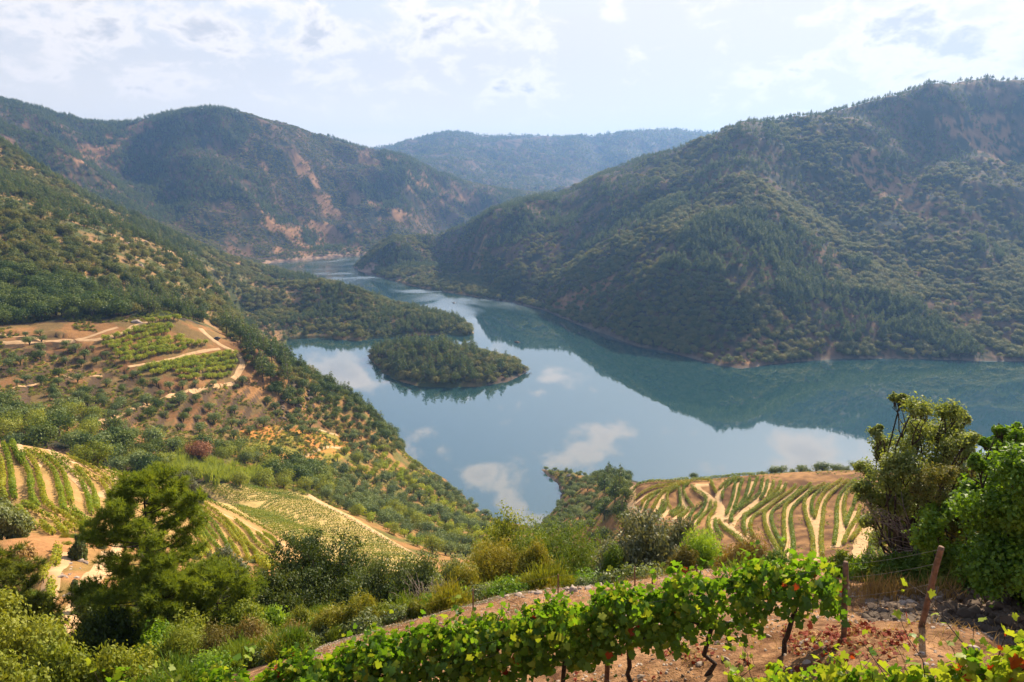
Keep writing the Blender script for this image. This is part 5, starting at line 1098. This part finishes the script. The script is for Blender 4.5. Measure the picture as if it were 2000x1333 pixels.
# ------------------------------------------------------------------ posts and wires
def post(name, base, top, r0, label, mat='post', cat='post', group=None):
    base = np.array(base, float); top = np.array(top, float); g = Geo(); d = top-base; L_ = np.linalg.norm(d); rnd = np.random.RandomState(int(abs(base[0]*100)) % 999)
    P = [base-d/L_*.3]+[base+d*t_+rnd.normal(size=3)*.004 for t_ in (0, .25, .5, .75, .97, 1)]; tube(g, [p_-base for p_ in P], [r0*1.05, r0, r0*.97, r0*1.0, r0*.95, r0*.95, r0*.8], 10)
    tag(link(name, g.mesh(name, [M[mat]]), base), label, cat, group); return base, top
def wire(a, b_, label, group, sag=.03):
    a = np.array(a, float); b_ = np.array(b_, float); g = Geo(); tube(g, [(b_-a)*t_-np.array([0, 0, sag*4*t_*(1-t_)]) for t_ in np.linspace(0, 1, 12)], .0022, 4)
    tag(link('trellis_wire', g.mesh('trellis_wire', [M['wire']]), a), label, 'wire', group)
e0 = hit(1648, 1248); T0 = pt(1652, 1098, math.hypot(e0[0], e0[1])+.02); post('vineyard_post', e0, T0, .036, 'upright reddish wooden end post of the front vine row')
e1 = hit(1800, 1224); T1_ = pt(1838, 1068, math.hypot(e1[0], e1[1])-.25); post('vineyard_post', e1, T1_, .038, 'thick leaning wooden post on the bare stony soil')
bm_ = at(1183, 8.45, 1400); T2 = pt(1190, 1185, 8.45); post('vineyard_post', bm_, T2, .038, 'reddish wooden post in the middle of the front vine row')
bm3 = at(560, 7.9, 1460); post('vineyard_post', bm3, (bm3[0], bm3[1], bm3[2]+1.25), .035, 'wooden post buried in the leaves at the lower left')
e0 = np.array(e0); e1 = np.array(e1)
for f_, nm in ((.55, 'lowest'), (.8, 'middle'), (.97, 'top')):
    wire(e0+(T0-e0)*f_, e1+(T1_-e1)*f_, nm+' wire between the upright end post and the leaning post', 'wires between the end posts')
    wire(e0+(T0-e0)*f_, np.array(bm_)+(T2-np.array(bm_))*f_, nm+' trellis wire running through the right half of the front vines', 'wires of the front row'); wire(np.array(bm_)+(T2-np.array(bm_))*f_, np.array(bm3)+np.array([0, 0, 1.25*f_]), nm+' trellis wire running through the left half of the front vines', 'wires of the front row')
bp = []
for (px_, pb, ptp, lb) in [(924,1212,1150,'thin rusty stake nearest the golden broom'), (1042,1222,1182,'short rusty stake on the bare strip between two taller stakes'), (1090,1166,1122,'thin rusty stake under the round green broom'), (1240,1150,1108,'thin rusty stake below the large pale bush'), (1274,1172,1128,'rusty stake just right of the stake below the pale bush'), (1361,1148,1104,'thin rusty stake behind the front vine shoots'), (1500,1140,1100,'rusty stake at the far end of the wire fence')]:
    h_ = hit(px_, pb)
    if h_ is None: continue
    r_ = math.hypot(h_[0], h_[1]); tp = pt(px_, ptp, r_); tp[2] = max(tp[2], h_[2]+.4); post('rusty_stake', h_, tp, .022, lb, 'post', 'stake', 'stakes of the wire fence'); bp.append((h_, tp, px_))
seq = [q for q in bp if q[2] in (924, 1090, 1240, 1361, 1500)]
for a, b_ in zip(seq[:-1], seq[1:]):
    for f_, nm in ((.95, 'upper'), (.5, 'lower')):
        wire(np.array(a[0])+(a[1]-np.array(a[0]))*f_, np.array(b_[0])+(b_[1]-np.array(b_[0]))*f_, nm+' fence wire along the far rim of the terrace', 'wires of the wire fence')
h_ = at(600, 21, 1250); wire(h_+np.array([0, 0, .5]), seq[0][0]+(seq[0][1]-np.array(seq[0][0]))*.95, 'upper fence wire running down past the golden broom', 'wires of the wire fence')

# ------------------------------------------------------------------ stones and litter
import bmesh
def rock_mesh(seed, mat, flat=.6):
    rnd = np.random.RandomState(seed); bm = bmesh.new()
    for p_ in unit(rnd.normal(size=(22, 3)))*np.array([.5, .38, .5*flat])*(.75+.4*rnd.rand(22, 1)): bm.verts.new(p_)
    bmesh.ops.convex_hull(bm, input=bm.verts); bmesh.ops.bevel(bm, geom=bm.edges[:], offset=.03, segments=1, affect='EDGES')
    me = bpy.data.meshes.new('rock_%d' % seed); bm.to_mesh(me); bm.free(); me.materials.append(mat); return me
rocks = [rock_mesh(700+k, M['stone'], .45+.1*(k % 4)) for k in range(7)]; rocks_d = [rock_mesh(720+k, M['rock'], .6) for k in range(5)]
def rock(meshes, base, s_, label, group):
    o_ = link('rock', meshes[rs.randint(len(meshes))], base, rs.rand()*6, s_); o_.rotation_euler = (rs.normal()*.3, rs.normal()*.3, rs.rand()*6); tag(o_, label, 'rock', group)
for k in range(60):
    px_ = 960+rs.rand()*240; h_ = hit(px_, 1163-(px_-960)*.085+rs.normal()*6)
    if h_: rock(rocks, h_, .12+.28*rs.rand()**2, 'grey stone in the heap along the terrace rim below the green broom', 'stones along the terrace rim')
for k in range(50):
    h_ = hit(740+rs.rand()*720, 1150+rs.rand()*120)
    if h_ and 11 < math.hypot(h_[0], h_[1]) < 22: rock(rocks, h_, .07+.16*rs.rand()**2, 'loose stone on the bare strip behind the front vines', 'loose stones behind the vines')
for k in range(85):
    px_ = 1180+rs.rand()*760; h_ = hit(px_, 1165+rs.rand()*165)
    if h_ and math.hypot(h_[0], h_[1]) < 15: rock(rocks, h_, .04+.13*rs.rand()**2.2, 'pale stone on the sunlit soil around the posts', 'stones around the posts')
for k in range(40):
    h_ = hit(1735+rs.rand()*120, 1150+rs.rand()*36)
    if h_: rock(rocks, h_, .1+.22*rs.rand()**1.5, 'stone in the rubble behind the leaning post', 'rubble behind the leaning post')
for k in range(65):
    px_ = 1840+rs.rand()*190; h_ = hit(px_, 1145+(px_-1840)*.12+rs.rand()*85)
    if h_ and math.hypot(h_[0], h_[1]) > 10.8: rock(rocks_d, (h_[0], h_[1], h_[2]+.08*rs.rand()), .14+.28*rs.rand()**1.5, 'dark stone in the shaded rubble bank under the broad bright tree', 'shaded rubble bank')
def ground_pts(n_, r0, r1, u0, u1):
    r = np.sqrt(rs.rand(n_)*(r1*r1-r0*r0)+r0*r0); th = np.arctan((u0-1000)/F*.95)+rs.rand(n_)*(np.arctan((u1-1000)/F*1.05)-np.arctan((u0-1000)/F*.95)); x, y = r*np.sin(th), r*np.cos(th); return x, y, lookup(x, y)
pebs = [rock_mesh(740+k, M['stone'], .6) for k in range(3)]
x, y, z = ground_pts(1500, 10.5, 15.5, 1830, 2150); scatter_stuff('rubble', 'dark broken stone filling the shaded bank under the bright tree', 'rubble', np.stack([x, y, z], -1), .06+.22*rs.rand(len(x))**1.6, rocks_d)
x, y, z = ground_pts(26000, 4, 21, 500, 2150); k = fbm(x/1.6, y/1.6, 3, 121) > .42
scatter_stuff('gravel', 'small pale gravel strewn over the dry terrace soil', 'gravel', np.stack([x, y, z], -1)[k], .018+.06*rs.rand(k.sum())**2.5, pebs+rocks_d[:1])
g = Geo(); x, y, z = ground_pts(9000, 6.5, 12.5, 1150, 1900); q = fbm(x/.9, y/.9, 3, 123)
d1 = pdist(x, y, W1, False); k = (q > .60) & (d1 < .6+rs.rand(len(x))*.9); P = np.stack([x[k], y[k], z[k]+.02+.02*rs.rand(k.sum())], -1)
grape_leaves(g, P, rs.normal(size=(len(P), 3))*.5+np.array([0, 0, 1]), .075, rs, np.where(rs.rand(len(P)) < .7, 0, 1))
tag(link('fallen_leaves', g.mesh('fallen_leaves', [M['fallen'], M['drygrass']])), 'fallen red and brown vine leaves on the soil under the vines', 'fallen leaves', kind='stuff')
g = Geo(); x, y, z = ground_pts(26000, 4, 21, 550, 2100); q = fbm(x/1.3, y/1.3, 3, 127); k = q > .55
blades(g, np.stack([x[k], y[k], z[k]-.01], -1), .05+.10*rs.rand(k.sum()), .008, rs, 0, .9)
h2 = hit(1745, 1168)
for px_ in (1728, 1745, 1760, 1775, 1700, 1850):
    h2 = hit(px_, 1168); n_ = 160; blades(g, np.array(h2)+rs.normal(size=(n_, 3))*np.array([.18, .18, 0]), .2+.25*rs.rand(n_), .012, rs, 0, .3)
tag(link('dry_grass', g.mesh('dry_grass', [M['drygrass']])), 'short dry straw grass on the terrace soil', 'grass', kind='stuff')

# ------------------------------------------------------------------ small far things
def boulder(px_, py_, s_, lb, mset=rocks, grp=None, sink=.2, z0=None):
    h_ = hit(px_, py_)
    if z0 is not None: a_ = zero(px_, py_); h_ = (a_[0], a_[1], z0)
    o_ = link('boulder', mset[rs.randint(len(mset))], (h_[0], h_[1], h_[2]), rs.rand()*6, s_); tag(o_, lb, 'boulder', grp)
boulder(1010, 669, 9, 'dark flat rock breaking the water right of the island', rocks_d, z0=-.8); boulder(888, 592, 10, 'low dark rock in the narrow arm of the river', rocks_d, z0=-1)
boulder(1113, 929, 5, 'grey boulder at the tip of the headland'); boulder(266, 629, 6, 'pale boulder where the track leaves the dark wood'); boulder(273, 631, 4, 'smaller pale boulder beside the track at the dark wood')
for k in range(70):
    boulder(535+rs.rand()*100+0, 745+rs.rand()*75, 2+4*rs.rand()**2, 'dark grey outcrop rock on the steep river bank', rocks_d, 'outcrop rocks of the river bank')
for k in range(60):
    boulder(150+rs.rand()*330, 455+rs.rand()*140, 2.5+5*rs.rand()**2, 'grey outcrop rock on the middle hillside', rocks, 'outcrop rocks of the middle hillside')
for k in range(26):
    q = cD([(720+rs.rand()*260, 1150)])[0]; boulder(115+rs.rand()*60, 1095+rs.rand()*70, .3+.7*rs.rand()**2, 'reddish stone on the bank beside the dirt road', rocks, 'stones by the dirt road')
# driftwood at the island's end
for k, (px_, py_) in enumerate([(1020,722),(1028,728),(1012,735),(1000,742),(722,698),(730,708),(990,744),(1034,730)]):
    a_ = zero(px_, py_); g = Geo(); rnd = np.random.RandomState(800+k)
    for _ in range(7):
        d = np.array([rnd.normal(), rnd.normal(), abs(rnd.normal())*.7+.25])*2.2; P = limb(g, (0, 0, -.5), d, .14, .03, rnd, 4, .3); limb(g, P[2], P[3]+rnd.normal(size=3), .06, .02, rnd, 3)
    tag(link('driftwood', g.mesh('driftwood', [M['deadwood']]), (a_[0], a_[1], .1)), 'bleached dead branches at the waterline of the island', 'dead branches', 'dead branches at the island shore')
# small dark car parked at the end of the dirt track on the spur
h_ = hit(424, 663)
if h_:
    car = empty('parked_car', h_, .3); tag(car, 'small dark car parked on the pale clearing at the point of the spur', 'car')
    def boxm(nm, x0, x1, y0, y1, z0, z1, mat, tap=.0):
        V_ = [(x, y, z_) for z_, s__ in ((z0, 0), (z1, tap)) for x, y in ((x0+s__, y0+s__*.4), (x1-s__, y0+s__*.4), (x1-s__, y1-s__*.4), (x0+s__, y1-s__*.4))]
        me = mesh_np(nm, V_, [(3, 2, 1, 0), (4, 5, 6, 7), (0, 1, 5, 4), (1, 2, 6, 5), (2, 3, 7, 6), (3, 0, 4, 7)], mat); o_ = bpy.data.objects.new(nm, me); COL.objects.link(o_); o_.parent = car
        bv = o_.modifiers.new('b', 'BEVEL'); bv.width = .08; bv.segments = 2
    boxm('body', -2.1, 2.1, -.85, .85, .35, .95, M['paint'], .05); boxm('cabin', -1.5, 1.1, -.78, .78, .95, 1.5, M['glass'], .35)
    for sx in (-1.3, 1.3):
        for sy in (-.8, .8):
            g = Geo(); tube(g, [(sx, sy-.11, .33), (sx, sy+.11, .33)], .33, 12); o_ = bpy.data.objects.new('wheel', g.mesh('wheel', [M['rubber']])); COL.objects.link(o_); o_.parent = car
